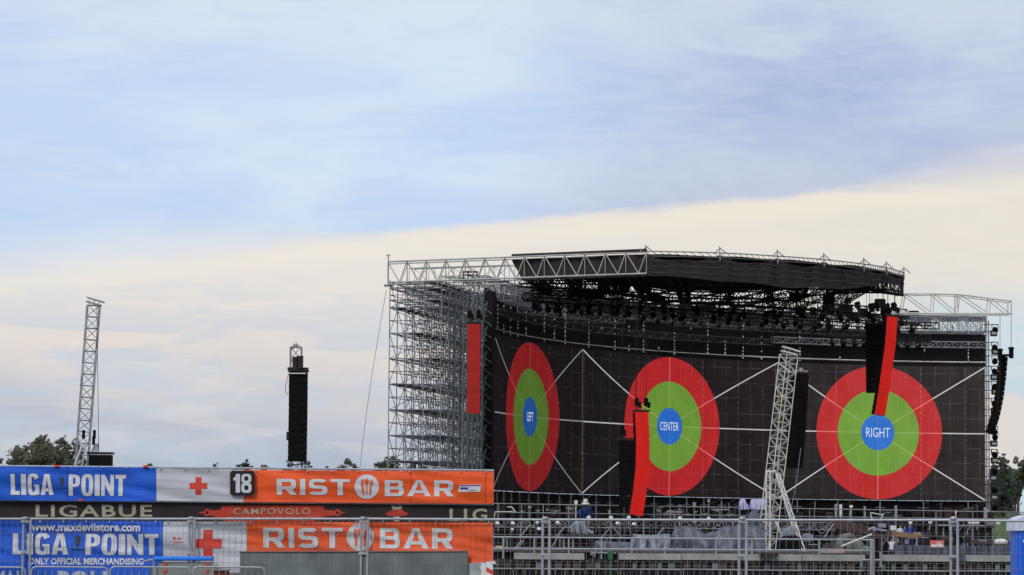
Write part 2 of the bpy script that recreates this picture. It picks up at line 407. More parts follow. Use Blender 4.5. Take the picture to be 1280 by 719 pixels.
secs = [('LEFT', 0.0, 21.283, .40, (.034,.021,.023), (-.85,.75,-.42,.42), 'leftmost tall LED screen turned away, showing a narrow red green blue target marked LEFT'),
        ('CENTER', 21.283, 47.850, .80, (.038,.026,.027), (-1.48,1.30,-.42,.42), 'middle LED screen with red green blue target marked CENTER'),
        ('RIGHT', 47.850, 69.1327, .90, (.050,.039,.037), (-1.35,1.35,-.50,.50), 'rightmost LED screen facing the field with target marked RIGHT')]
for nm, s0, s1, stg, bc, tr, lab in secs:
    c0 = A3((s0+s1)/2, Z0); t_ = thing('video_screen', lab, 'screen', c0)
    sm_ = (s0+s1)/2; half = (s1-s0)/2; zc = (Z0+ZT)/2
    mb = MB(); n = 40; vs = []
    for i in range(n+1):
        s = s0+.01+(s1-s0-.02)*i/n
        for z, off in ((Z0,0),(ZT,0),(ZT,-.25),(Z0,-.25)): vs.append(A3(s, z, off))
    fs = []
    for i in range(n):
        for k in range(4): fs.append((4*i+k, 4*i+4+k, 4*i+4+(k+1)%4, 4*i+(k+1)%4))
    fs += [(0,1,2,3), (4*n+3,4*n+2,4*n+1,4*n)]
    mb.add(vs, fs)
    for j, f in enumerate(mb.f):
        if j < 4*n and j % 4 == 0: mb.m[j] = 0
        else: mb.m[j] = 1
    o = link('display_panel', mb, [screen_mat('screen_'+nm.lower(), half, stg, bc), black], t_)
    uvl = o.data.uv_layers.new(name='UVMap')
    for poly in o.data.polygons:
        for li in poly.loop_indices:
            vi = o.data.loops[li].vertex_index; i = vi//4; z = (Z0, ZT, ZT, Z0)[vi % 4]
            uvl.data[li].uv = (s0+.01+(s1-s0-.02)*i/n-sm_, z-zc)
    tm = text2d(nm, tr[0]*.9, tr[1]*.9, tr[2]*.92, tr[3]*.92, lambda x, y: A3(sm_+x, zc+y, .06), bold=-.004)
    link('lettering', tm, lit_letter, t_)

# screen support structure: drape above, lattice ring, rails, posts, drape below
rig = thing('screen_support_structure', 'long curved black drape and pale lattice trusswork carrying the three screens', 'stage structure', A3(35, 0, -1))
ZB = EYE+20.35
def ribbon(mb, s0, s1, z0, z1, off, thick, n=60, wob=0):
    vs = []
    for i in range(n+1):
        s = s0+(s1-s0)*i/n; wv = wob*math.sin(i*1.7)+wob*.6*math.sin(i*.63)
        zz1 = z1(s) if callable(z1) else z1
        for z, o_ in ((z0,off+wv),(zz1,off+wv),(zz1,off+wv-thick),(z0,off+wv-thick)): vs.append(A3(s, z, o_))
    fs = [(4*i+k, 4*i+4+k, 4*i+4+(k+1)%4, 4*i+(k+1)%4) for i in range(n) for k in range(4)]
    fs += [(0,1,2,3),(4*n+3,4*n+2,4*n+1,4*n)]
    mb.add(vs, fs)
S1 = S_TOT
zbf = lambda s: ZB+(1.45 if s < 50 else max(0, 1.45-(s-50)*.24))-(.9 if s < 6 else max(0, .9-(s-6)*.05))
m_ = MB(); ribbon(m_, -1.2, S1+.1, ZT+.02, zbf, -.5, .1, 140, .05); link('upper_drape', m_, black, rig)
m_ = MB(); ribbon(m_, -1.2, S1+.1, 0, Z0-.03, -.6, .1, 140, .06); link('lower_drape', m_, black, rig)
m_ = MB()
for i in range(3): m_.add(*[[A3(-.15-.55*k, z, .1-.9*k) for k in (0,1) for z in (0, ZB)], [(0,1,3,2)]]) if i == 0 else None
ribbon(m_, -1.15, -.05, 0.0, ZB+.3, .12, .9, 2); link('side_wing', m_, black, rig)
def arc_truss(mb, s0, s1, zc, off, w, h, bay, rc, rl):
    n = max(1, round((s1-s0)/bay)); prev = None
    for i in range(n+1):
        s = s0+(s1-s0)*i/n
        q = [A3(s, zc+a*h/2, off+b*w/2) for a, b in ((-1,-1),(-1,1),(1,1),(1,-1))]
        for k in range(4): mb.tube(q[k], q[(k+1)%4], rl, 4)
        if prev:
            for k in range(4):
                mb.tube(prev[k], q[k], rc, 5)
                if (i+k) % 2: mb.tube(prev[k], q[(k+1)%4], rl, 4)
                else: mb.tube(prev[(k+1)%4], q[k], rl, 4)
        prev = q
    return mb
link('ring_truss', arc_truss(MB(), -1, S1, EYE+21.2, -1.2, 1.6, 1.5, 1.1, .045, .026), scafm, rig)
link('ring_truss', arc_truss(MB(), -1, S1, EYE+21.3, -3.6, 1.4, 1.3, 1.3, .045, .026), scafm, rig)
link('ring_truss', arc_truss(MB(), 46, S1, EYE+21.25, .6, 1.2, 1.45, .9, .05, .03), alu, rig)
link('ring_truss', arc_truss(MB(), 0, 14, EYE+20.6, .9, 1.2, 1.3, .9, .045, .028), scafm, rig)
dull = mat('truss_dull', (.10,.092,.09), .6, .3, .4, .5)
link('mid_truss', arc_truss(MB(), 0, 47, EYE+19.0, .3, .5, .55, .8, .032, .022), dull, rig)
link('mid_truss', arc_truss(MB(), 18, 46, EYE+20.5, .5, .6, .6, .9, .035, .024), dull, rig)
link('mid_truss', arc_truss(MB(), 2, 20, EYE+20.1, .6, .5, .6, .8, .035, .024), scafm, rig)
link('mid_truss', arc_truss(MB(), 47, S1, EYE+19.25, .35, .5, .55, .8, .045, .026), alu, rig)
m_ = MB(); 
for i in range(80): m_.tube(A3(i*S1/80, ZT+.42, .1), A3((i+1)*S1/80, ZT+.42, .1), .04 if i < 50 else .065, 5)
link('top_rail', m_, alu_w, rig)
k = 0; s = .3
while s < S1:
    m_ = MB(); z = EYE+17.35
    zt = EYE+19.9+rnd.random()
    while z < zt:                                  # pale blocks on each standard stand in for sky showing through gaps
        hh = rnd.uniform(.10,.26)
        if rnd.random() < (.85 if k % 2 == 0 else .35): m_.frame(A3(s, z+hh/2, .22), VX, VY, VZ, .05, .05, hh/2)
        z += hh+.16
    m_.tube(A3(s, EYE+17.3, .22), A3(s, zt, .22), .02, 4, 1)
    link('standard_with_sky_gaps', m_, [alu_w, darkst], rig)
    m_ = MB(); m_.tube(A3(s, .02, -.25), A3(s, Z0-.05, -.25), .07, 5)
    for zz in (2.9, 4.0, 5.1): m_.tube(A3(s-.5, zz, -.25), A3(s+.5, zz, -.25), .03, 4)
    link('support_post', m_, alu if s > 40 else scafm, rig)
    s += 4.3333 if s > 44 else 2.1667; k += 1
# back bracing tower frame behind the screens so that they stand on something
m_ = MB()
for i in range(0, 28):
    s = i*S1/27
    m_.tube(A3(s, 0, -3.5), A3(s, ZB+1, -3.5), .06, 5); m_.tube(A3(s, 0, -3.5), A3(s, 6, -.9), .04, 4)
    for z in range(2, 22, 4): m_.tube(A3(s, z, -3.5), A3(s, z+2, -.9), .035, 4)
link('rear_frame', m_, scafm, rig)

# ------------------------------------------------------------------ left scaffold tower block
a0 = P(485, 577, 244); e1 = Vector((7.7, 31, 0)).normalized(); e2 = Vector((e1.y, -e1.x, 0))
org = Vector((a0.x, 244, 0))
scf = thing('scaffold_tower', 'tall open grey scaffold block left of the screens', 'scaffold', org)
NB, BL = 14, 2.2; NR, RW = 3, 1.4; TOPZ = EYE+20.1; LV = 2.0
zs = [TOPZ-LV*k for k in range(0, 11)]
def in_clear(p):
    v = p-CAM; return 640+F*v.dot(rt)/v.dot(fw) < 607
def rowbays(j):
    k = 0
    while k < NB and in_clear(org+e1*(BL*(k+1))+e2*(RW*j)): k += 1
    return k
RB_ = [rowbays(j) for j in range(NR+1)]
for j in range(NR+1):
    for i in range(RB_[j]+1):
        b = org+e1*(BL*i)+e2*(RW*j)
        link('upright', MB().tube(b, b+Vector((0,0,TOPZ+.2)), .042, 5), scafm, scf)
for z in zs+[TOPZ-.5, TOPZ-1.4]:
    m_ = MB(); gd = MB()
    if z < .3: continue
    for j in range(NR+1):
        m_.tube(org+e2*(RW*j)+Vector((0,0,z)), org+e2*(RW*j)+e1*(BL*RB_[j])+Vector((0,0,z)), .045, 4)
        m_.tube(org+e2*(RW*j)+Vector((0,0,z+1)), org+e2*(RW*j)+e1*(BL*RB_[j])+Vector((0,0,z+1)), .03, 4) if z < TOPZ-1 else None
    for i in range(NB+1):
        b = org+e1*(BL*i)+Vector((0,0,z))
        nr = max([q for q in range(NR+1) if RB_[q] >= i]); m_.tube(b, b+e2*(RW*nr), .045, 4)
        if z < TOPZ-1 and i % 2 == 0: m_.tube(b+Vector((0,0,1)), b+Vector((0,0,1))+e2*(RW*nr), .03, 4)
    link('ledger_level', m_, scafm, scf)
    for j in range(NR):
        if z > 3 and (int(z/2)+j) % 3 == 0:
            c = org+e1*(BL*RB_[j+1]*.5)+e2*(RW*(j+.3))+Vector((0,0,z+.06))
            link('deck_level', MB().frame(c, e1, e2, Vector((0,0,1)), BL*RB_[j+1]*.5-.2, .3, .025), deckm, scf)
for j in range(NR+1):
    for k in range(len(zs)-1):
        m_ = MB(); z1, z0_ = zs[k], zs[k+1]
        if z0_ < 0: z0_ = .1
        for i in range(RB_[j]):
            b = org+e2*(RW*j)+e1*(BL*i)
            if (i+k+j) % 2: m_.tube(b+Vector((0,0,z0_)), b+e1*BL+Vector((0,0,z1)), .03, 4)
            else: m_.tube(b+e1*BL+Vector((0,0,z0_)), b+Vector((0,0,z1)), .03, 4)
        link('diagonal_brace', m_, scafm, scf)
for i in range(0, NB+1, 1):
    m_ = MB(); nr = max([q for q in range(NR+1) if RB_[q] >= i])
    if nr == 0: continue
    for k in range(len(zs)-1):
        b = org+e1*(BL*i)
        if k % 2 == i % 2: m_.tube(b+Vector((0,0,max(.1, zs[k+1]))), b+e2*(RW*nr)+Vector((0,0,zs[k])), .028, 4)
        else: m_.tube(b+e2*(RW*nr)+Vector((0,0,max(.1, zs[k+1]))), b+Vector((0,0,zs[k])), .028, 4)
    link('cross_brace', m_, scafm, scf)
# second inner block, denser, close to the screen edge
m_ = MB()
o2 = P(566, 500, 246); o2 = Vector((o2.x, 246, 0))
for i in range(7):
    for j in range(2):
        b = o2+e1*(1.5*i)+e2*(1.1*j-.3)
        if not in_clear(b+e1*1.5): continue
        m_.tube(b, b+Vector((0,0,TOPZ-.6)), .05, 4)
        for z in range(2, 22, 1):
            if j == 0 and z % 2: m_.tube(b+VZ*z, b+e1*1.5+VZ*z, .035, 4)
            if j == 0: m_.tube(b+VZ*z, b+e2*1.1+VZ*(z+(.9 if i % 2 else -.9)), .03, 4)
        for z in range(1, 20, 2): m_.tube(b+VZ*z, b+e1*1.5+VZ*(z+2), .03, 4)
solo('ladder_frame_tower', m_, scafm, 'dense inner stack of scaffold frames right behind the hanging red panel', 'scaffold')
# mast on the corner
m_ = MB(); t0 = P(485, 352, 244); t1 = P(485.5, 319, 244)
m_.tube(t0, t1, .05, 5); m_.frame(t1, Vector((1,0,0)), Vector((0,1,0)), Vector((0,0,1)), .16, .05, .04)
m_.tube(P(480,357,244), P(492,357,244), .1, 5)
solo('corner_mast', m_, alu, 'thin mast with small cross head on the outer top corner of the scaffold', 'mast')
m_ = MB(); a = P(483, 362, 244); b = P(453, 586, 240); b = a+(b-a)*1.35; b.z = max(b.z, .05)
m_.path([a.lerp(b, k/8)+Vector((-.5*math.sin(math.pi*k/8)*.6, 0, -1.0*math.sin(math.pi*k/8)*.3)) for k in range(9)], .022, 4)
solo('guy_cable', m_, galv, 'long thin cable slanting down from the top corner of the scaffold', 'cable')

# ------------------------------------------------------------------ roof
front_ctl = [(640,323,239.2),(700,319.8,237.3),(760,316.7,235.4),(808,314.5,233.8),(900,317,234.6),(972,321,236.8),(1030,325.5,239.4),(1080,331,243),(1108,335.5,246),(1130,342,250.4)]
ZR = EYE+21.7
FC = []
for px, py, Y in front_ctl:
    p = P(px, py, Y); FC.append(Vector((p.x, p.y, ZR)))
def frontp(t):
    n = len(FC)-1; k = min(n-1, int(t*n)); f = t*n-k
    p0, p1, p2, p3 = FC[max(0,k-1)], FC[k], FC[k+1], FC[min(n,k+2)]
    return 0.5*((2*p1)+(p2-p0)*f+(2*p0-5*p1+4*p2-p3)*f*f+(3*p1-p0-3*p2+p3)*f**3)
back_ctl = []
for px, Y in ((664,252),(715,254),(775,260),(830,267),(905,268),(968,266),(1020,259),(1068,253),(1100,252),(1128,254)):
    p = P(px, 300, Y); back_ctl.append(Vector((p.x, p.y, ZR+.3)))
def backp(t):
    n = len(back_ctl)-1; k = min(n-1, int(t*n)); f = t*n-k
    return back_ctl[k].lerp(back_ctl[k+1], f)
roof = thing('stage_roof', 'huge black cloth stage roof with scalloped curved front edge', 'stage roof', FC[4]+Vector((0,12,-ZR)))
m_ = MB(); nU, nV = 90, 8; vs = []
for i in range(nU+1):
    t = i/nU; f = frontp(t); b = backp(t)
    for j in range(nV+1):
        q = j/nV; p = f.lerp(b, q); vs.append((p.x, p.y, ZR-.18-.35*math.sin(math.pi*q)+.12*noise.noise(p*.3)))
m_.add(vs, [(i*(nV+1)+j, (i+1)*(nV+1)+j, (i+1)*(nV+1)+j+1, i*(nV+1)+j+1) for i in range(nU) for j in range(nV)])
link('roof_skin', m_, blackf, roof, True)
# fascia cloth, scalloped between the knots from knot 3 on
m_ = MB(); vs = []; nF = 180
for i in range(nF+1):
    t = i/nF; p = frontp(t); kk = t*(len(FC)-1)
    f = kk-int(kk); sag = .62*4*f*(1-f)*(1 if kk < 6 else .75) if kk >= 3 else .12
    z1 = ZR-.05-sag
    dp = [(0,.15),(.32,1.72),(3,1.75),(5,2.25),(6,2.2),(7,1.75),(7.8,1.15),(8.6,1.1),(8.9,1.75),(9,1.8)]
    for (ka, da), (kb, db_) in zip(dp, dp[1:]):
        if ka <= kk <= kb: dep_ = da+(db_-da)*(kk-ka)/(kb-ka)
    z0_ = ZR-dep_-.06*math.sin(kk*5.1)
    dn = Vector((0,1,0))*(.15+.1*math.sin(i*.9))
    for j in range(5):
        vs.append((p.x+.03*math.sin(i*1.3+j), p.y+dn.y+.05*math.sin(i*2.1+j*.8), z1+(z0_-z1)*j/4))
m_.add(vs, [(i*5+j, (i+1)*5+j, (i+1)*5+j+1, i*5+j+1) for i in range(nF) for j in range(4)])
link('fascia', m_, blackf, roof, True)
for dq in (.62, 1.05, 1.5):
    m_ = MB()
    for i in range(90):
        ta, tb = .34+.56*i/90, .34+.56*(i+1)/90
        m_.tube(frontp(ta)+Vector((0,.02,-dq-.04*math.sin(i*.6))), frontp(tb)+Vector((0,.02,-dq-.04*math.sin((i+1)*.6))), .022, 4)
    link('cloth_seam', m_, mat('seam_grey', (.09,.08,.08), .8, 0, .5, 3), roof)
# front truss left part: white, exposed
wf = MB(); A_ = P(485, 327.5, 244); A_.z = ZR; Bq = FC[3].copy()
dT = (Bq-A_).normalized(); LT = (Bq-A_).length
bays = 13; st = LT/bays; DN = Vector((0,0,-1.62))
for k_, o_ in enumerate((Vector((0,-.25,0)), Vector((0,1.7,0)))):
    rr_ = .052 if k_ == 0 else .036
    wf.tube(A_+o_, Bq+o_, rr_+.02, 6); wf.tube(A_+o_+DN, Bq+o_+DN, rr_+.02, 6)
    for i in range(bays+1):
        p = A_+dT*(st*i)+o_
        wf.tube(p, p+DN, rr_*.55, 4)
        if i < bays: wf.tube(p, p+dT*(st*.62)+DN, rr_*.8, 4); wf.tube(p+dT*(st*.62)+DN, p+dT*st, rr_*.8, 4)
for i in range(bays+1):
    p = A_+dT*(st*i)
    for dz_ in (0, -1.62): wf.tube(p+Vector((0,-.25,dz_)), p+Vector((0,1.7,dz_)), .035, 4)
link('front_beam', wf, alu_m, roof)
wf = MB(); A2 = P(515,335,252); B2 = P(640,331,247)
wf.truss(A2+DN*.5, B2+DN*.5, .8, 1.5, 1.9, .04, .025); link('second_beam', wf, alu_m, roof)
wf = MB(); c_ = P(588,340,246); wf.frame(c_, VX, VY, VZ, .6, .3, .05); wf.frame(c_+VZ*-.25, VX, VY, VZ, .65, .3, .04)
for q in (-.55,-.2,.2,.55): wf.tube(c_+VX*q+VZ*.1, c_+VX*q+VZ*-1.0, .04, 4)
link('hoist_cradle', wf, brown, roof)
wf = MB(); c_ = P(602,351.5,245); wf.frame(c_, VX, VY, VZ, 2.2, .1, .09); link('dark_rail', wf, darkst, roof)
m_ = MB()
for i in range(60):
    t0_, t1_ = 3/9+i/60*(6/9), 3/9+(i+1)/60*(6/9)
    a, b = frontp(t0_), frontp(t1_)
    m_.tube(a+Vector((0,-.2,.05)), b+Vector((0,-.2,.05)), .05, 5); m_.tube(a+Vector((0,.1,-.28)), b+Vector((0,.1,-.28)), .04, 5)
    m_.tube(a+Vector((0,-.2,.05)), b+Vector((0,.1,-.28)), .025, 4)
for k in range(3, 10):
    p = FC[k]; m_.tube(p+Vector((0,-.2,-.5)), p+Vector((-.05,-.2,.55)), .05, 5)
    m_.tube(p+Vector((-.5,-.2,0)), p+Vector((0,-.2,.42)), .04, 4); m_.tube(p+Vector((.5,-.2,0)), p+Vector((0,-.2,.42)), .04, 4)
link('edge_truss', m_, alu, roof)
m_ = MB()                                         # thin dark edging on the left part of the roof
m_.tube(FC[0]+Vector((0,-.3,.14)), FC[3]+Vector((0,-.3,.14)), .11, 5); link('edge_roll', m_, blackf, roof)
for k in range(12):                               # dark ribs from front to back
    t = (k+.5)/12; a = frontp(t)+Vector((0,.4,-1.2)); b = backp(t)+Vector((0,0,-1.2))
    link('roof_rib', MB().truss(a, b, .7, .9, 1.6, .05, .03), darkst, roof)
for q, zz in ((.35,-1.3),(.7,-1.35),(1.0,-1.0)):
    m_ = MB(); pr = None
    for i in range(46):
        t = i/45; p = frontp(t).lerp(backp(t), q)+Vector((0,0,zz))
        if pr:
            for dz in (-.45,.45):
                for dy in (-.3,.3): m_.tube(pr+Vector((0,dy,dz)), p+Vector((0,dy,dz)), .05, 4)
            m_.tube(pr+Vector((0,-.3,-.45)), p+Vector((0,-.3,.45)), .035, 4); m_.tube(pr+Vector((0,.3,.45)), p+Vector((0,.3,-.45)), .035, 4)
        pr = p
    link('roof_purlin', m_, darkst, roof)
# rear roof frames linking to the screen ring; open, sky shows through
for k in range(9):
    t = (k+.5)/10; a = backp(t)+Vector((0,0,-.9)); b, _ = arc(6+52*t, 1.0); b = Vector((b.x, b.y, EYE+21.0))
    link('rear_frame', MB().truss(a, b, .6, .8, 1.8, .05, .032), darkst, roof)

# lighting trusses under the roof
def rig_truss(t0_, t1_, q, z, mat_, label, s=.6, sagx=0):
    m_ = MB(); pr = None; n = max(4, int(40*(t1_-t0_)))
    for i in range(n+1):
        t = t0_+(t1_-t0_)*i/n; a = frontp(t); b, _ = arc(4+62*t, 1.2); b = Vector((b.x, b.y, 0))
        p = Vector((a.x+(b.x-a.x)*q, a.y+(b.y-a.y)*q, z))
        cs = [p+Vector((0,dy*s/2,dz*s/2)) for dy, dz in ((-1,-1),(1,-1),(1,1),(-1,1))]
        for c in range(4): m_.tube(cs[c], cs[(c+1)%4], .03, 4)
        if pr:
            for c in range(4):
                m_.tube(pr[c], cs[c], .04, 4)
                m_.tube(pr[c], cs[(c+1)%4], .028, 4) if i % 2 else m_.tube(pr[(c+1)%4], cs[c], .028, 4)
        else: p_first = p
        pr = cs
    o = link('lighting_truss', m_, mat_); recenter(o)
    tag(o, label, 'truss', 'lighting trusses under the stage roof'); return o
scafl0 = mat('truss_dull', (.10,.092,.09), .6, .3, .4, .5)
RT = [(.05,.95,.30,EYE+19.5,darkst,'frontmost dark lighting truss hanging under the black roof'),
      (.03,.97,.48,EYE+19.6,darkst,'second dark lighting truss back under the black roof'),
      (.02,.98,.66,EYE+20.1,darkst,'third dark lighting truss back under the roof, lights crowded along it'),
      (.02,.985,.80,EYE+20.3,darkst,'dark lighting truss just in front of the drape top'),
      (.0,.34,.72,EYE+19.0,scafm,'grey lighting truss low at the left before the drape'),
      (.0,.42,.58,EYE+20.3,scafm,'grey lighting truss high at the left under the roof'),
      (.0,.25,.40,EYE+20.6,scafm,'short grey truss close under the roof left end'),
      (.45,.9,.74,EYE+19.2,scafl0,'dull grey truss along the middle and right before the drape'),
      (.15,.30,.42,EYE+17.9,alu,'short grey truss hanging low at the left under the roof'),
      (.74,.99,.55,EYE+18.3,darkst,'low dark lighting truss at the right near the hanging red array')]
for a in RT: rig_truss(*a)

# moving lights
ml = thing('moving_light', 'black moving head lamp hanging in the crowded rig under the roof', 'stage light', (0,0,0), 'lamps hanging under the stage roof')
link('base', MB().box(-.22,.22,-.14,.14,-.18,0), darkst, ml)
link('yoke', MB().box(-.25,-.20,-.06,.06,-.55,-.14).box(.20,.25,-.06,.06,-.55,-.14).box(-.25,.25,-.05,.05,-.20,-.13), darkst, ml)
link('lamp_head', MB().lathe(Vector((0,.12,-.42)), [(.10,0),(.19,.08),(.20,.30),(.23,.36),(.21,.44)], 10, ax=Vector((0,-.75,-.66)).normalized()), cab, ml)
first = True
def rig_pt(t, q):
    a = frontp(t); b, _ = arc(4+62*t, 1.2); return Vector((a.x+(b.x-a.x)*q, a.y+(b.y-a.y)*q, 0))
places = []
for (q, z, n) in ((.30,EYE+19.2,20),(.48,EYE+19.3,24),(.66,EYE+19.8,26),(.80,EYE+20.0,24)):
    for i in range(n):
        t = .05+.91*(i+rnd.uniform(.2,.8))/n; p = rig_pt(t, q); p.z = z; places.append(p)
for i in range(9): p = rig_pt(.76+.225*i/9, .55); p.z = EYE+18.0; places.append(p)
for p in places:
    if first: ml.location = p; ml.rotation_euler = (0,0,rnd.uniform(-.6,.6)); first = False
    else: dup(ml, p, rotz=rnd.uniform(-2.5,2.5))
# chain hoists hanging between roof and rig on the right
ch = thing('chain_hoist', 'black chain hoist hanging between the roof and the rig', 'hoist', (0,0,0), 'chain hoists hanging under the stage roof')
link('chain', MB().tube((0,0,0), (0,0,1.6), .02, 4), darkst, ch)
link('motor', MB().lathe(Vector((0,0,-.75)), [(.10,0),(.17,.06),(.17,.6),(.12,.75)], 8), cab, ch)
link('chain_bag', MB().lathe(Vector((.28,0,-.55)), [(.08,0),(.14,.12),(.16,.5)], 8).box(0,.3,-.04,.04,-.05,.0), black, ch)
hp = []
for px, py, Y in ((1058,372,262),(1073,377,262),(1090,379,258),(1097,378,258),(1103,383,256),(1110,383,256),(1118,378,254),(1050,385,264),(1066,391,262),(1083,386,258),
                  (700,386,262),(765,385,262),(830,382,264),(872,384,262),(930,388,264),(1000,386,264),(735,384,264),(800,381,262),(900,386,262),(968,387,266),(1018,384,266)):
    hp.append(P(px, py, Y))
ch.location = hp[0]
for p in hp[1:]: dup(ch, p, rotz=rnd.uniform(0, 3))
# power and dimmer boxes on the rig: dark clutter
bx = thing('dimmer_box', 'dark equipment box strapped on top of the rig trusses', 'equipment box', (0,0,0), 'dark boxes on the rig')
link('case', MB().bevbox(Vector((0,0,.35)), Vector((1,0,0)), Vector((0,1,0)), Vector((0,0,1)), .45, .3, .35, .05), cab, bx)
link('strap', MB().box(-.03,.03,-.32,.32,-.02,.73), darkst, bx)
fst = True
for i in range(34):
    t = rnd.uniform(.04,.95); q = rnd.choice((.30,.48,.66,.8)); p = rig_pt(t, q); p.z = {.30:EYE+19.8,.48:EYE+19.9,.66:EYE+20.4,.8:EYE+20.6}[q]
    if fst: bx.location = p; fst = False
    else: dup(bx, p, rotz=rnd.uniform(-.5,.5))

# right roof beam
rb = thing('side_beam', 'pale open truss beam sticking out to the right of the black roof', 'truss', (P(1120,392,262).x, 262, 0))
m_ = MB()
T = [(1122,367.5),(1160,367.2),(1197,368),(1237,373),(1265,376.5)]
Bt = [(1118,391.5),(1160,391.8),(1197,392),(1237,392),(1266,392)]
for dy, rr in ((0,.075),(1.8,.06)):
    tp = [P(x, y, 262)+Vector((0,dy,0)) for x, y in T]; bp = [P(x, y, 262)+Vector((0,dy,0)) for x, y in Bt]
    m_.path(tp, rr, 6); m_.path(bp, rr, 6)
    def onl(L_, x):
        for (xa, ya), (xb, yb) in zip(L_, L_[1:]):
            if xa <= x <= xb: return ya+(yb-ya)*(x-xa)/(xb-xa)
        return L_[-1][1]
    xs = [1123,1136,1166,1170,1196,1199,1234,1238,1262]
    for (xa, ta), (xb, tb) in zip([(1132,1),(1166,0),(1168,1),(1197,0),(1200,1),(1236,0),(1239,1)], [(1166,0),(1168,1),(1197,0),(1200,1),(1236,0),(1239,1),(1262,0)]):
        a = P(xa, onl(T if ta else Bt, xa), 262)+Vector((0,dy,0)); b = P(xb, onl(T if tb else Bt, xb), 262)+Vector((0,dy,0))
        m_.tube(a, b, .04, 4)
    for x in (1197, 1264): m_.tube(P(x, onl(T,x), 262)+Vector((0,dy,0)), P(x, 392, 262)+Vector((0,dy,0)), .05, 4)
    m_.tube(P(1132,367,262)+Vector((0,dy,0)), P(1127,392,262)+Vector((0,dy,0)), .05, 4)
for x in (1122,1166,1197,1237,1265): m_.tube(P(x, onl(T,x), 262), P(x, onl(T,x), 262)+Vector((0,1.8,0)), .035, 4)
link('beam_lattice', m_, alu_w, rb)
for x in (1153, 1190, 1225):
    a = P(x, 393, 262); link('cross_truss', MB().truss(a+Vector((-.9,-.5,-.45)), a+Vector((1.2,5.5,.0)), .4, .4, .6, .04, .026), alu, rb)
# posts carrying the beam and ring at the right
m_ = MB()
for x, Y in ((1234.5, 292),):
    p = P(x, 500, Y); m_.truss(Vector((p.x, Y, 0)), Vector((p.x, Y, EYE+20.9)), .26, .26, .6, .035, .02, upv=Vector((0,1,0)))
solo('side_mast', m_, alu, 'slim pale truss mast at the right edge of the screens carrying side lamps', 'mast')

# side lamps down the mast
sl_ = thing('side_lamp', 'dark lamp bracketed to the mast at the right edge of the screens', 'stage light', (0,0,0), 'lamps stacked up the right hand mast')
link('bracket', MB().tube((-.75,0,0), (.1,0,0), .03, 4), darkst, sl_)
link('yoke', MB().box(-.05,.0,-.05,.05,-.3,.02).box(.42,.47,-.05,.05,-.3,.02).box(-.05,.47,-.05,.05,-.02,.04), darkst, sl_)
link('lamp_head', MB().lathe(Vector((.21,.25,-.28)), [(.12,0),(.20,.12),(.24,.38),(.22,.5)], 10, ax=Vector((0,-.9,-.4)).normalized()), cab, sl_)
bl = thing('blinder_lamp', 'square two cell lamp on the mast at the right edge of the screens', 'stage light', (0,0,0), 'lamps stacked up the right hand mast')
link('housing', MB().bevbox(Vector((.18,0,-.1)), Vector((1,0,0)), Vector((0,1,0)), Vector((0,0,1)), .26, .14, .24, .04), darkst, bl)
link('lens', MB().box(-.0,.36,-.17,-.14,-.2,.0), alu, bl)
link('bracket', MB().tube((-.7,0,0), (0,0,0), .03, 4), darkst, bl)
ys = [(406,0),(415,1),(428,0),(438,1),(445,0),(458,0),(470,1),(477,0),(488,1),(498,0),(512,1),(520,0),(533,0),(540,0),(553,1),(562,0),(574,1),(583,0),(596,1),(606,0),(620,1),(628,0)]
f0 = f1 = True
sl_.scale = bl.scale = (1.2,1.2,1.2)
for y, kd in ys:
    p = P(1240+rnd.uniform(-1,1), y, 289); src = bl if kd else sl_
    if kd and f1: src.location = p; f1 = False
    elif not kd and f0: src.location = p; f0 = False
    else: dup(src, p, rotz=rnd.uniform(-.3,.3))

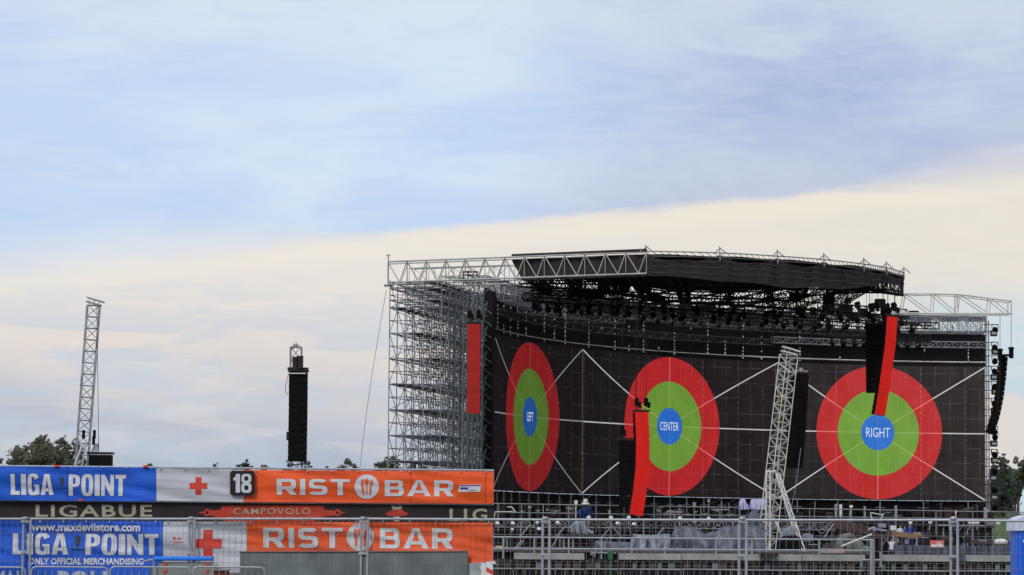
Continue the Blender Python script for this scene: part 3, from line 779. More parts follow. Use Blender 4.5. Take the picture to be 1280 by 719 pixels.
# ------------------------------------------------------------------ line arrays
def array(name, label, pts, Y, wid, dep, face, yaw=0.0, motors=True, chain_to=None, n=None, side=None, redface=True):
    """pts: list of pixel centres down the array; cabinets follow them"""
    W = [P(x, y, Y) for x, y in pts]
    seg = [0]
    for a, b in zip(W, W[1:]): seg.append(seg[-1]+(b-a).length)
    tot = seg[-1]
    def at(d):
        for k in range(len(W)-1):
            if d <= seg[k+1] or k == len(W)-2:
                return W[k].lerp(W[k+1], (d-seg[k])/(seg[k+1]-seg[k]))
    n = n or max(4, round(tot/.42))
    root = thing(name, label, 'speaker array', W[-1], 'speaker arrays hung around the stage')
    ax0 = Vector((math.cos(yaw), math.sin(yaw), 0)); ay = Vector((-math.sin(yaw), math.cos(yaw), 0))
    for i in range(n):
        a, b = at(tot*i/n), at(tot*(i+1)/n); az_ = (a-b).normalized()
        ax = (ax0-az_*ax0.dot(az_)).normalized(); ayy = az_.cross(ax)
        c = (a+b)/2; hz_ = (a-b).length/2-.012
        o = link('cabinet', MB().bevbox(c+ayy*dep/2, ax, ayy, az_, wid/2, dep/2, hz_, .02), cab, root)
        if face is not cab:
            g_ = MB().frame(c-ayy*.03, ax, ayy, az_, wid/2+.005, .028, hz_+.010); link('front_cover', g_, face, o)
        else:
            g_ = MB()
            for q in (-.25,.25): g_.frame(c-ayy*.01+ax*(wid*q), ax, ayy, az_, wid*.2, .012, hz_*.72)
            link('grille', g_, cab, o)
    top = W[0]
    m_ = MB().frame(top+Vector((0,dep/2,.10)), ax0, ay, Vector((0,0,1)), wid/2+.08, dep*.6, .06)
    link('flying_frame', m_, darkst, root)
    if motors:
        zt = chain_to if chain_to else top.z+6
        for sx_ in (-.28,.28):
            c = top+ax0*sx_*wid/.8+Vector((0,dep/2,.35))
            mm = link('motor', MB().lathe(c+Vector((0,0,.1)), [(.09,0),(.17,.05),(.17,.55),(.10,.65)], 8).frame(c+Vector((.22,0,.2)), ax0, ay, Vector((0,0,1)), .1, .12, .22), cab, root)
            link('chain', MB().tube(c+Vector((0,0,-.3)), Vector((c.x, c.y, zt)), .022, 4), darkst, mm)
    return root
array('speaker_array', 'flat straight dull red array hanging in front of the left scaffold', [(592.5,405),(592.3,460),(592,517)], 241, .98, .8, red2, yaw=-.05, chain_to=EYE+20.4)
array('speaker_array', 'bright red curved array hanging low before the CENTER target', [(802,515),(803.5,550),(803,585),(799,620),(795,644)], 236, 1.02, .9, red, yaw=.16, chain_to=EYE+20.3)
array('speaker_array', 'straight black array hanging low beside the red one before the middle screen', [(786,550),(786,590),(786,634)], 238, 1.45, .9, cab, yaw=.0, chain_to=EYE+20.3)
array('speaker_array', 'bright red curved array hanging from the roof before the RIGHT target', [(1115,396),(1113,430),(1108,465),(1104.5,490),(1099.5,519)], 246, .86, .8, red, yaw=.22, chain_to=EYE+20.2)
array('speaker_array', 'broad straight black array hanging beside the red one at upper right', [(1096.5,406),(1096.5,450),(1097,491)], 248, 1.65, .8, cab, chain_to=EYE+20.2)
array('speaker_array', 'slim black array curling inward, hung from the far right beam', [(1257,446),(1255,470),(1252,495),(1247,520),(1239.5,543)], 263, .5, .62, cab, yaw=.5, motors=False)
m_ = MB()
for x, yb in ((1250,436),(1264,434)):
    a = P(x, 393, 262); b = P(x, yb, 262); m_.tube(a, b, .02, 4)
    m_.lathe(b+Vector((0,0,-.95)), [(.12,0),(.20,.06),(.20,.75),(.26,.8),(.24,.95)], 8)
solo('hoist_pair', m_, cab, 'two black chain hoists on cables above the far right speaker array', 'hoist')
m_ = MB().box(P(1249,444,263).x, P(1264,444,263).x, 262.6, 263.6, P(1250,445,263).z, P(1250,443,263).z)
m_.path([P(1250,440,262), P(1249,480,262.2), P(1246,510,262), P(1243,540,262)], .02, 4)
m_.path([P(1252,445,262), P(1250.5,470,262.2), P(1247,515,262)], .02, 4)
solo('flying_frame', m_, darkst, 'flat dark frame and slack cables over the far right speaker array', 'frame')

# ------------------------------------------------------------------ truss towers
def tower(name, label, bot, top, Y, w_, lean_w=1.0, m=alu, bay=.9, rc=.05, rl=.03, cap=True, rotd=0.0):
    b = P(*bot, Y); t = P(*top, Y); d = (t-b)
    b2 = b-d*(b.z/d.z)                           # extend to the ground
    root = thing(name, label, 'truss tower', b2)
    dn0 = d.normalized(); sd0 = (Matrix.Rotation(rotd, 3, dn0) @ dn0.cross(VY)).normalized()
    link('mast', MB().truss(b2, t, w_, w_, bay, rc, rl, side=sd0, upv=VY), m, root)
    if cap:
        dn = d.normalized(); 
        mm = MB().frame(t+dn*.15, Vector((.97,0,-.25)).normalized(), Vector((0,1,0)), Vector((.25,0,.97)).normalized(), w_*.62, w_*.5, .05).frame(t+dn*.42+VX*.12, Vector((.96,0,-.28)).normalized(), VY, Vector((.28,0,.96)).normalized(), w_*.7, w_*.5, .05)
        for q_ in (-.4,0,.4): mm.tube(t+VX*(w_*q_)+dn*.1, t+VX*(w_*q_+.05)+dn*.42, .03, 4)
        link('head_block', mm, alu_w if m is alu_w else alu, root)
    f_ = MB()
    for sx_, sy in ((-1,-1),(1,-1),(1,1),(-1,1)):
        f_.tube(b2+Vector((0,0,.15)), b2+Vector((sx_*2.2,sy*2.2,.1)), .08, 5); f_.tube(b2+Vector((sx_*2.1,sy*2.1,.12)), b2+d.normalized()*3.4+Vector((sx_*.3,sy*.3,0)), .05, 5)
        f_.frame(b2+Vector((sx_*2.2,sy*2.2,.06)), Vector((1,0,0)), Vector((0,1,0)), Vector((0,0,1)), .3, .3, .06)
    link('outrigger_base', f_, m, root)
    return root, b2, t
tw1, b_, t_ = tower('truss_tower', 'bare grey lattice tower leaning slightly right at the far left', (102,580), (117,382), 232, .92, rc=.045, rl=.028, bay=.85, rotd=.25)
m_ = MB().tube(P(121,384,231), P(123.5,562,231), .02, 4); link('hoist_cable', m_, darkst, tw1)
m_ = MB()
for x, y in ((104.5,543),(118,543),(117,551)): m_.frame(P(x,y,231.2), Vector((1,0,0)), Vector((0,1,0)), Vector((0,0,1)), .10, .1, .32)
link('winch', m_, cab, tw1)
m_ = MB(); m_.path([P(104,553,231), P(93,584,230)], .09, 5); m_.path([P(107,556,231), P(102,586,230)], .07, 5); link('stay_leg', m_, alu, tw1)
sp = thing('lowered_speaker', 'short black speaker stack under a wide plate beside the leaning left tower', 'speaker array', P(126,583,230))
x0, z0_ = XZ(112,586,230); x1, z1_ = XZ(140,569,230)
link('cabinet', MB().box(x0, x1, 229.4, 230.6, z0_-.4, z1_), cab, sp)
link('cover_plate', MB().box(x0-.15, x1+.1, 229.3, 230.7, z1_+.06, z1_+.2), darkst, sp)
link('stand', MB().box(x0+.1, x1-.1, 229.5, 230.5, 0.0, z0_-.42), darkst, sp)
m_ = MB()
for i in range(5): m_.tube(P(113+i*2.5,568,230), P(118+i*1.2,556+rnd.uniform(-2,3),230), .03, 4)
link('rigging', m_, darkst, sp)

tw2, b_, t_ = tower('truss_tower', 'slim lattice tower rising just above the tall black array', (370,577), (370,434), 222, .78, rc=.05, rl=.03, cap=False)
m_ = MB()
for a, b in (((363,434),(372,431)),((366,430),(377,436)),((370,428),(371,436)),((374,431),(364,437))): m_.tube(P(*a,221.8), P(*b,221.8), .04, 4)
link('head_bracket', m_, alu, tw2)
array('speaker_array', 'tall straight black array on the lone delay tower at mid left', [(372.5,465),(372,520),(371,577)], 220, 1.28, 1.0, cab, motors=False)
p = P(372,463,220)
hs = thing('hoist_set', 'dark hoist motors and plate on top of the tall black delay array', 'hoist', p)
link('plate', MB().frame(p+Vector((0,.4,.12)), VX, VY, VZ, .72, .4, .09), darkst, hs)
link('motor', MB().frame(P(369,455,220), VX, VY, VZ, .18, .2, .5), darkst, hs)
link('motor', MB().frame(P(375,453,220), VX, VY, VZ, .22, .2, .45), darkst, hs)
link('cable_loop', MB().path([P(361,466,220), P(357,482,220), P(357,490,220), P(360,494,220)], .02, 4), darkst, hs)
solo('junction_box', MB().bevbox(P(359.5,545,220), VX, VY, VZ, .08, .1, .3, .02), darkst, 'small dark box low on the left edge of the tall black delay array', 'box')
m_ = MB().frame(P(371.5,466.8,219.85), Vector((1,0,0)), Vector((0,1,0)), Vector((0,0,1)), .6, .02, .035)
solo('marking_strip', m_, white, 'thin white strip across the top of the tall black delay array', 'strip')
m_ = MB()
for x in (361,366,372,378): m_.tube(P(x,578,220), P(x+rnd.uniform(-2,2),592,220), .03, 4)
m_.tube(P(358,582,220), P(381,580,220), .04, 4)
solo('cable_tail', m_, darkst, 'loose cables and bar dangling beneath the tall black delay array', 'cable')

tw3, b_, t_ = tower('truss_tower', 'cream white lattice tower leaning in front of the screens', (962,650), (986,444), 224, .95, m=alu_w, bay=.6, rc=.038, rl=.022, rotd=.5)
m_ = MB()
for x in (957.5, 962.5): m_.tube(Vector((P(x,690,223).x,223,0)), P(x+.3,590,223), .075, 5)
m_.tube(P(957.8,590,223), P(970,589,223), .07, 5)
for k in range(8): m_.tube(P(957.7,594+k*12,223), P(962.6,600+k*12,223), .03, 4)
link('sleeve_column', m_, alu_w, tw3)
m_ = MB()
a = P(972,592,222.5); b = P(1005,694,221); b = b+(b-a).normalized()*1.0
for o_ in (Vector((-.12,0,0)), Vector((.12,0,0)), Vector((0,.2,.0))): m_.tube(a+o_, b+o_*1.6, .05, 5)
for k in range(12): m_.tube(a.lerp(b,k/12)+Vector((-.12,0,0)), a.lerp(b,(k+1)/12)+Vector((.13,0,0)), .025, 4)
link('stay_leg', m_, alu_w, tw3)
array('speaker_array', 'black array leaning beside the cream lattice tower before the screens', [(1001,468),(999,500),(996.5,540),(993,585)], 228, 1.25, .9, cab, yaw=.1, motors=False)
m_ = MB()
p = P(1000,466,228)
m_.frame(p+Vector((0,.4,.1)), Vector((1,0,0)), Vector((0,1,0)), Vector((0,0,1)), .55, .4, .07)
m_.tube(P(992,463,228), P(1006,464.5,228), .06, 5); m_.lathe(P(1001,466,228), [(.1,0),(.17,.1),(.15,.35)], 8)
m_.tube(P(988,447,226), P(1000,462,228), .03, 4)
solo('hoist_set', m_, alu, 'pale hoist bar above the black array next to the cream tower', 'hoist')
m_ = MB().path([P(1001,560,227), P(996,600,226), P(988,640,225)], .02, 4)
solo('guy_cable', m_, alu, 'thin pale cable slanting down beside the cream tower', 'cable')
# ------------------------------------------------------------------ stage floor
def pz(px, py, Y): return P(px, py, Y).z
VX, VY, VZ = Vector((1,0,0)), Vector((0,1,0)), Vector((0,0,1))
st = thing('stage_deck', 'long dark raised stage deck with scaffold front beneath the screens', 'stage', (P(800,690,242).x, 242, 0))
xL, xR = P(612,640,242).x, P(1243,640,242).x
dz = EYE+1.75
# deck: front edge follows Y=242 on the left, sweeps back on the right
fr = [(612,246),(700,242),(820,240),(940,240),(1040,246),(1140,262),(1243,288)]
fp = [Vector((P(x,650,Y).x, Y, 0)) for x, Y in fr]
m_ = MB(); vs = []; n = len(fp)
for i in range(n):
    s = S1*i/(n-1); b = A3(s, 0, .3)
    for z in (dz, dz-.25):
        vs.append(Vector((fp[i].x, fp[i].y, z))); vs.append(Vector((b.x, b.y, z)))
fs = []
for i in range(n-1):
    a, b = 4*i, 4*i+4
    fs += [(a,b,b+1,a+1), (a+2,a+3,b+3,b+2), (a,a+2,b+2,b)]
m_.add(vs, fs); link('deck_top', m_, darkst, st)
m_ = MB()
for a, b in zip(fp, fp[1:]):
    for q in (0,):
        d = b-a; m_.add([a+Vector((0,1.2,0)), b+Vector((0,1.2,0)), b+Vector((0,1.2,dz-.26)), a+Vector((0,1.2,dz-.26))], [(0,1,2,3)])
link('skirt_cloth', m_, black, st)
m_ = MB()
for a, b in zip(fp[:4], fp[1:5]): m_.truss(a+Vector((0,-.4,dz-.45)), b+Vector((0,-.4,dz-.45)), .5, .55, .75, .045, .03)
link('front_truss', m_, alu, st)
k = 0
for a, b in zip(fp, fp[1:]):
    L_ = (b-a).length; nn = max(1, round(L_/2.6))
    for i in range(nn):
        p = a.lerp(b, i/nn); q = a.lerp(b, (i+1)/nn)
        link('front_upright', MB().tube(p+Vector((0,.3,0)), p+Vector((0,.3,dz-.1)), .05, 4), alu if k % 3 == 0 else brown, st)
        if k % 3 == 1: link('front_brace', MB().tube(p+Vector((0,.2,.9)), q+Vector((0,.2,dz-.7)), .035, 4), alu, st)
        if k % 3 == 2 and k % 2: link('front_brace', MB().tube(q+Vector((0,.2,.9)), p+Vector((0,.2,dz-.7)), .035, 4), alu, st)
        k += 1
for z in (1.0, 2.1, 2.6):
    m_ = MB()
    for a, b in zip(fp, fp[1:]): m_.tube(a+Vector((0,.25,z)), b+Vector((0,.25,z)), .035, 4)
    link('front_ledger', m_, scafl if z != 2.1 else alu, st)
# stage guard rails
gr_ = thing('guard_rail', 'thin grey double guard rail running along the dark stage front', 'railing', (fp[2].x, fp[2].y-.6, dz-.1))
for px0, px1, y0, y1, Y0, Y1 in ((617,1280,630.5,641.5,236,246),(617,1280,641.5,650.5,236,246)):
    link('rail', MB().tube(P(px0,y0-1,Y0), P(px1,y1-1,Y1), .04, 5), alu, gr_)
for x in (623,652,679,711,745,788,849,876,925,1012,1062,1120,1170,1216,1262):
    f = (x-617)/663; Y = 236+10*f; a = P(x, 629.5+11*f, Y)
    link('post', MB().tube(a, Vector((a.x, Y, max(0, a.z-(2.1 if x < 1000 else 4.2)))), .035, 4), alu, gr_)
m_ = MB()
for (a, b) in (((617,652),(619,640)),((619,640),(640,640)),((640,634),(645,641)),((634,634),(640,634))): m_.tube(P(a[0],a[1],225), P(b[0],b[1],225), .04, 4)
solo('bent_rail_end', m_, alu_w, 'short pale bent rail just right of the orange banner', 'railing')
m_ = MB()
for (a, b) in (((1088,641),(1090,649)),((1088,641),(1103,644)),((1103,644),(1105,642)),((1101,649),(1104,644))): m_.tube(P(a[0],a[1],230), P(b[0],b[1],230), .045, 4)
solo('tube_frame', m_, alu_w, 'small pale trapezoid tube frame on the stage under the RIGHT target', 'frame')

# backline gear on the stage: cases, wedges, drum stacks
def case(name, label, px0, px1, py0, py1, Y, m, m2, cat='equipment box', group=None, d=.8, lid=True):
    a = P(px0, py1, Y); b = P(px1, py0, Y)
    t = thing(name, label, cat, ((a.x+b.x)/2, Y, a.z), group)
    link('body', MB().bevbox(Vector(((a.x+b.x)/2, Y+d/2, (a.z+b.z)/2)), VX, VY, VZ, abs(b.x-a.x)/2, d/2, abs(b.z-a.z)/2, .05), m, t)
    e = MB(); cx, cz = (a.x+b.x)/2, a.z+(b.z-a.z)*.68; hw = abs(b.x-a.x)/2
    e.box(cx-hw-.01, cx+hw+.01, Y-.015, Y+.02, cz-.03, cz+.03); e.box(cx-.08, cx+.08, Y-.03, Y, cz-.12, cz-.02)
    link('latch_band', e, m2, t); return t
rnd2 = random.Random(5)
gearm = [cab, darkst, brown, slat, cab, darkst]
xx = 622
while xx < 1232:
    wd = rnd2.uniform(5, 13); hgt = rnd2.uniform(5, 17); f = (xx-617)/620
    base = 646+4*f
    if not (775 < xx < 812):
        Yg = 248 if xx < 1040 else 268+(xx-1040)*.09
        case('flight_case', 'dark equipment case standing in the jumble on the stage below the screens', xx, xx+wd, base-hgt, base, Yg+rnd2.uniform(0,3), rnd2.choice(gearm), rnd2.choice([alu, darkst, darkst]), group='dark cases on the stage')
    xx += wd+rnd2.uniform(-1, 7)
# mic / cymbal stands and small pale items
k = 0
for i in range(30):
    x = rnd2.uniform(640, 1225); f = (x-617)/620; b = 646+4*f
    Yg = 244 if x < 1040 else 262+(x-1040)*.09
    if 772 < x < 815: continue
    h_ = rnd2.uniform(10, 22); m_ = MB(); a = P(x, b, Yg); t_ = P(x+rnd2.uniform(-3,3), b-h_, Yg)
    tt = thing('microphone_stand', 'thin stand with boom arm among the gear on the stage', 'stand', a, 'stands on the stage')
    link('pole', MB().tube(a, t_, .03, 4), rnd2.choice([alu, scafl, brown]), tt)
    link('boom', MB().tube(t_+Vector((-.5,0,-.25)), t_+Vector((.6,0,.3)), .022, 4), scafl, tt)
    link('foot', MB().tube(a+Vector((-.35,0,.03)), a+Vector((.35,.1,.03)), .03, 4).tube(a+Vector((0,-.3,.03)), a+Vector((0,.3,.03)), .03, 4), darkst, tt)
for i, (x, y, w_, h_) in enumerate(((826,634,6,2),(838,639,9,1.5),(850,632,5,2),(900,637,22,1.6),(843,640,20,1.2),(868,631,4,6),(762,640,3,4),(720,628,4,5),(886,626,3,4),(1045,638,3,16),(1051,638,3,15),(1081,640,2.5,14),(1120,640,3,16),(1064,633,4,3),(662,634,4,3),(1232,641,4,14),(1195,640,2,3))):
    Yg = 243
    m_ = MB().bevbox(P(x,y,Yg)+Vector((0,.15,0)), VX, VY, VZ, w_*Yg/F/2, .15, h_*Yg/F/2, .02)
    m_.tube(P(x,y,Yg)+Vector((0,.15,-h_*Yg/F/2)), Vector((P(x,y,Yg).x, Yg+.15, dz-.1)), .04, 4)
    solo('metal_offcut', m_, [alu, white, alu][i % 3], 'small pale metal piece glinting among the dark stage gear', 'metal piece', 'small pale metal pieces on the stage')

def cloth_cover(name, label, px0, px1, pyb, prof, Y, d, m, cat='cover', fold=1.0, seed=0, n=46):
    """draped cover: prof = list of (fraction, pixel y of top); front drapes to pyb"""
    rr = random.Random(seed); vs = []; J = 10
    def top(u):
        for (a, ya), (b, yb) in zip(prof, prof[1:]):
            if a <= u <= b: q = (u-a)/(b-a); q = q*q*(3-2*q); return ya+(yb-ya)*q
        return prof[-1][1]
    for i in range(n+1):
        u = i/n; px = px0+(px1-px0)*u; zt = pz(px, top(u), Y); zb = pz(px, pyb, Y); xb = P(px, pyb, Y).x
        for j in range(J+1):
            if j <= 6:
                v = j/6; z = zb+(zt-zb)*v
                fo = (math.sin(u*21+seed)*.5+math.sin(u*47+v*3+seed*2)*.3+noise.noise(Vector((u*9, v*3, seed)))*.9)*.20*fold*(1.25-v)
                y = Y-fo+.25*v*v; x = xb+noise.noise(Vector((u*6, v*4, seed+5)))*.06
            elif j == 7: z = zt-.03; y = Y+d*.5; x = xb
            elif j == 8: z = zt-.06+noise.noise(Vector((u*8,1,seed)))*.08; y = Y+d*.8; x = xb
            else: z = (zt if j == 9 else zb); z = zt-.3 if j == 9 else zb; y = Y+d; x = xb
            vs.append((x, y, z))
    mb = MB(); W_ = J+1
    mb.add(vs, [(i*W_+j, (i+1)*W_+j, (i+1)*W_+j+1, i*W_+j+1) for i in range(n) for j in range(J)])
    mb.add([vs[j] for j in range(W_)], [tuple(range(W_))]); mb.add([vs[n*W_+j] for j in range(W_)], [tuple(range(W_))])
    return solo(name, mb, m, label, cat, smooth=True)
YP = 186
cloth_cover('grey_tarpaulin', 'long dark grey tarpaulin with two humps beside the cream tower foot', 838, 957, 690, [(0,676),(.06,660),(.14,657.5),(.22,658),(.36,667),(.45,665),(.58,658),(.75,656),(.9,657),(1,664)], YP, 2.2, tarp, 'tarpaulin', 1.6, 1, 90)
cloth_cover('grey_tarpaulin', 'lighter creased grey tarpaulin left of the two humped one', 792, 838, 690, [(0,667),(.1,668),(.5,668.5),(1,667)], YP-1, 1.8, tarp2, 'tarpaulin', 1.8, 2)
cloth_cover('grey_tarpaulin', 'low flat grey tarpaulin behind the small green drum', 744, 792, 688.5, [(0,676),(.3,676.5),(.7,677.5),(1,678)], YP+1, 1.5, tarp, 'tarpaulin', .9, 3)
cloth_cover('grey_tarpaulin', 'grey peaked tarpaulin directly left of the cream tower', 927, 958, 664, [(0,664),(.25,650),(.45,638),(.6,637),(.8,648),(1,662)], YP+3, 1.6, tarp, 'tarpaulin', 1.0, 4)
cloth_cover('grey_tarpaulin', 'grey arched tarpaulin between the cream tower and its slanting leg', 975, 995, 672, [(0,671),(.35,660),(.7,657),(1,659)], YP+3, 1.6, tarp2, 'tarpaulin', .8, 6)
cloth_cover('cloth_cover', 'white jacket like cloth draped over gear left of the big tarpaulins', 713, 742, 667, [(0,657),(.15,652),(.35,650),(.6,651),(.75,661),(1,664)], 200, 1.2, tarp2, 'cover', 1.6, 7)
cloth_cover('cloth_cover', 'bright lilac cloth hood, smaller left one behind the cream tower', 924.5, 936.5, 637, [(0,627),(.2,623),(.55,623.5),(.85,630),(1,636)], 238, 1.0, lilac, 'cover', .8, 8)
cloth_cover('cloth_cover', 'bright lilac cloth hood, larger right one behind the cream tower', 937.5, 958, 637, [(0,632),(.1,624),(.5,624),(.9,624),(1,626)], 238, 1.2, lilac, 'cover', .9, 9)
cloth_cover('blue_tarpaulin', 'crumpled dark blue tarpaulin bundle left of the hanging red array', 722, 741, 647, [(0,639),(.2,636),(.55,634.5),(.85,633),(1,638)], 236, 1.2, mat('tarp_blue', (.012,.03,.13), .6, 0, .6, 2.5), 'tarpaulin', 1.6, 10)
t_ = thing('spot_lamp', 'white domed spot lamp standing over the blue tarpaulin bundle', 'stage light', P(732,634,237))
link('dome', MB().lathe(P(732,627.5,237), [(.12,-.1),(.2,.03),(.17,.15),(.09,.22),(.03,.25)], 12), alu_w, t_)
link('skirt', MB().lathe(P(732,630.5,237), [(.2,-.05),(.34,.0),(.32,.07),(.2,.14)], 12), alu_w, t_)

# platform with rail in the middle ground
YF = 180
pf = thing('viewing_platform', 'low dark scaffold platform carrying tarpaulins and a grey handrail', 'platform', (P(850,700,YF+2).x, YF+2, 0))
x0, x1 = P(617,690,YF).x, P(1092,690,YF).x
link('deck', MB().box(x0, x1, YF+.3, YF+9, 1.0, 1.12), deckm, pf)
link('dark_front', MB().box(x0, x1, YF+.5, YF+.58, 0, .98), black, pf)
for ya, yb in ((671,675),(685,688.5)):
    link('handrail', MB().tube(P(617,ya+.5,YF), P(1092,yb,YF), .055, 6), zinc, pf)
for x in (629,668,711,752,790,831,895,940,1024,1091):
    f = (x-617)/475; a = P(x, 671.5+3.5*f, YF); link('rail_post', MB().tube(a, Vector((a.x, YF, 0)), .05 if x != 1091 else .12, 5), zinc, pf)
for x in (634,705,716): 
    a = P(x, 673, YF+.1); link('short_post', MB().tube(a, P(x,690,YF+.1), .04, 4), alu, pf)
# middle ground scaffold grid behind (left part)
gd = thing('scaffold_grid', 'tangle of thin scaffold tubes between orange banner and tarpaulins', 'scaffold', (P(690,690,210).x, 210, 0))
xa = 618
while xa < 930:
    p = P(xa, 690, 210); top_ = pz(xa, rnd2.uniform(650,660), 210)
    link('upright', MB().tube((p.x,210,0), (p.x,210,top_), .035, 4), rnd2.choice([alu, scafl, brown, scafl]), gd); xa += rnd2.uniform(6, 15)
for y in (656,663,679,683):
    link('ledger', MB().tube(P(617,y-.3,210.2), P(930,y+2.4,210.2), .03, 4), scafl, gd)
for (x0_, y0_, x1_, y1_) in ((650,671,663,656),(695,671,708,657),(752,672,765,658),(765,658,777,672),(820,671,830,660),(640,690,652,676),(655,676,643,690),(700,668,690,684),(1030,672,1042,655)):
    link('brace', MB().tube(P(x0_,y0_,209.8), P(x1_,y1_,209.8), .045, 4), alu, gd)
lt = thing('work_lamp', 'small pale lamp clipped on the tube tangle under the stage', 'lamp', P(641,655,212), 'small lamps on the tube tangle')
link('shade', MB().lathe(P(641,655,212), [(.05,-.12),(.16,0),(.1,.15)], 8), white, lt); link('stem', MB().tube(P(641,655,212), P(640,664,212), .03, 4), darkst, lt)
for x, y in ((622,655),(640,663),(671,654),(674,662),(697,654),(698,656),(772,655),(792,656),(868,652),(880,651),(886,651.5)):
    dup(lt, P(x,y,212)+Vector((0,rnd2.uniform(-1,1),0)), rotz=rnd2.uniform(0,3))

# crowd barriers with pale plank tops
YB = 150
def barrier(px0, px1, label, plank=True):
    n = max(1, round((px1-px0)/22.)); a = P(px0, 690.5+.004*(px0-640)+(.6 if px0>900 else 0), YB); b = P(px1, 690.5+.004*(px1-640)+(.6 if px0>900 else 0), YB)
    t = thing('front_barrier', label, 'barrier', (a.x, YB, 0), 'plank topped barriers before the stage')
    zt = a.z
    if plank: link('top_plank', MB().bevbox(Vector(((a.x+b.x)/2, YB+.1, zt-.17)), VX, VY, VZ, (b.x-a.x)/2, .12, .155, .02), board, t)
    z1 = zt-.34
    link('mid_rail', MB().box(a.x, b.x, YB-.05, YB+.0, zt-.80, zt-.74), alu, t)
    link('upper_rail', MB().box(a.x, b.x, YB+.02, YB+.06, z1-.10, z1-.06), slat, t)
    x = a.x+.1; k = 0
    mats_ = [slat, greyp, slat, brown]
    while x < b.x-.2:
        wv = rnd2.uniform(.16,.34)
        link('slat', MB().box(x, x+wv, YB+.08, YB+.11, z1-.40, z1-.12), rnd2.choice(mats_), t)
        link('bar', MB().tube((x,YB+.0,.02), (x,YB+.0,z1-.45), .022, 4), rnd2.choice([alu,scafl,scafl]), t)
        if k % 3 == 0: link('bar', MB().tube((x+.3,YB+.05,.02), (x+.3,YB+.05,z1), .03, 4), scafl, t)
        x += rnd2.uniform(.38,.58); k += 1
    link('kick_plate', MB().box(a.x, b.x, YB+.3, YB+.33, .0, zt-.3), mat('kick', (.032,.028,.024), .9, 0, .5, 1.2), t)
    link('foot_brace', MB().tube((a.x+.1,YB+.15,zt-.4), (a.x+.1,YB+1.2,.05), .03, 4).tube((b.x-.1,YB+.15,zt-.4), (b.x-.1,YB+1.2,.05), .03, 4), alu, t)
    return t
barrier(617, 641, 'short plankless end barrier right beside the orange banner', False)
barrier(731.5, 772.5, 'plankless dark barrier filling the gap around the green drum', False)
barrier(1082.5, 1099, 'narrow plankless barrier behind the pale gate frame', False)
barrier(1190, 1207, 'narrow plankless barrier left of the far right barrier', False)
barrier(642.5, 730.5, 'plank topped barrier under the tube tangle, left of the green drum')
barrier(773.5, 851, 'plank topped barrier below the light creased tarpaulin')
barrier(852, 927, 'plank topped barrier below the two humped dark tarpaulin')
barrier(928.5, 1002, 'plank topped barrier at the foot of the cream tower')
barrier(1003, 1081.5, 'plank topped barrier right of the slanting tower leg')
barrier(1100, 1189, 'plank topped barrier below the small red and white fence sign')
barrier(1208, 1290, 'plank topped barrier at far right beside the blue toilet')
m_ = MB().box(P(1026,0,YB).x, P(1055,0,YB).x, YB-.1, YB+.2, pz(1040,691,YB), pz(1040,686,YB))
solo('pale_plank', m_, mat('plank_pink', (.42,.33,.31), .8, 0, .2, 2), 'short pinkish plank lying on top of the barrier at right of the tower', 'plank')
t_ = thing('floor_box', 'small dark box with black sockets at the foot of the cream tower', 'equipment box', P(960,696,YB-.4))
a = P(949.5,697,YB-.5); b = P(970,690.5,YB-.5)
link('housing', MB().box(a.x, b.x, YB-.6, YB-.1, a.z, b.z), slat, t_)
for k in range(4): link('socket', MB().box(a.x+.06+k*.22, a.x+.22+k*.22, YB-.64, YB-.6, a.z+.05, b.z-.04), signbk, t_)
t_ = thing('green_drum', 'small green drum standing in the barrier gap left of centre', 'drum', P(763,706,YB))
link('barrel', MB().tube(P(763,700,YB)-VZ*.8, P(763,700,YB), .04, 5).lathe(P(763,697,YB), [(.12,-.1),(.14,.1),(.15,.12),(.14,.15),(.17,.32),(.12,.36)], 10), green, t_)
link('handle', MB().tube(P(755,691.5,YB), P(770,691.8,YB), .035, 4), alu, t_)
m_ = MB()
for a, b in (((738,694),(746,690)),((742,694),(738,689)),((738,691),(762,691.5)),((745,688),(743,697))): m_.tube(P(*a,YB+.5), P(*b,YB+.5), .04, 4)
solo('folding_stand', m_, alu, 'pale crossed folding stand left of the green drum', 'stand')
t_ = thing('yellow_bundle', 'small yellowish tool bundle at the edge of the orange banner', 'bundle', P(623,687,182))
link('bundle_top', MB().bevbox(P(624,683.5,182), VX, VY, VZ, .22, .2, .06, .03), mat('yel', (.5,.4,.15), .7), t_)
link('bundle_base', MB().bevbox(P(622,687,182), VX, VY, VZ, .26, .2, .07, .03), mat('yel2', (.6,.52,.3), .7), t_)
# gap stair with white frame
m_ = MB()
for a, b in (((1077,700.5),(1101,700.5)),((1101,690),(1101,709)),((1077,700.5),(1077,709)),((1090,676),(1090,700))): m_.tube(P(*a,YB-.5), P(*b,YB-.5), .06, 4)
m_.tube(P(1090,676,YB-.5), P(1090,720,YB-.5), .12, 5)
solo('gate_frame', m_, alu, 'pale tube gate frame in the gap between two right hand barriers', 'gate')

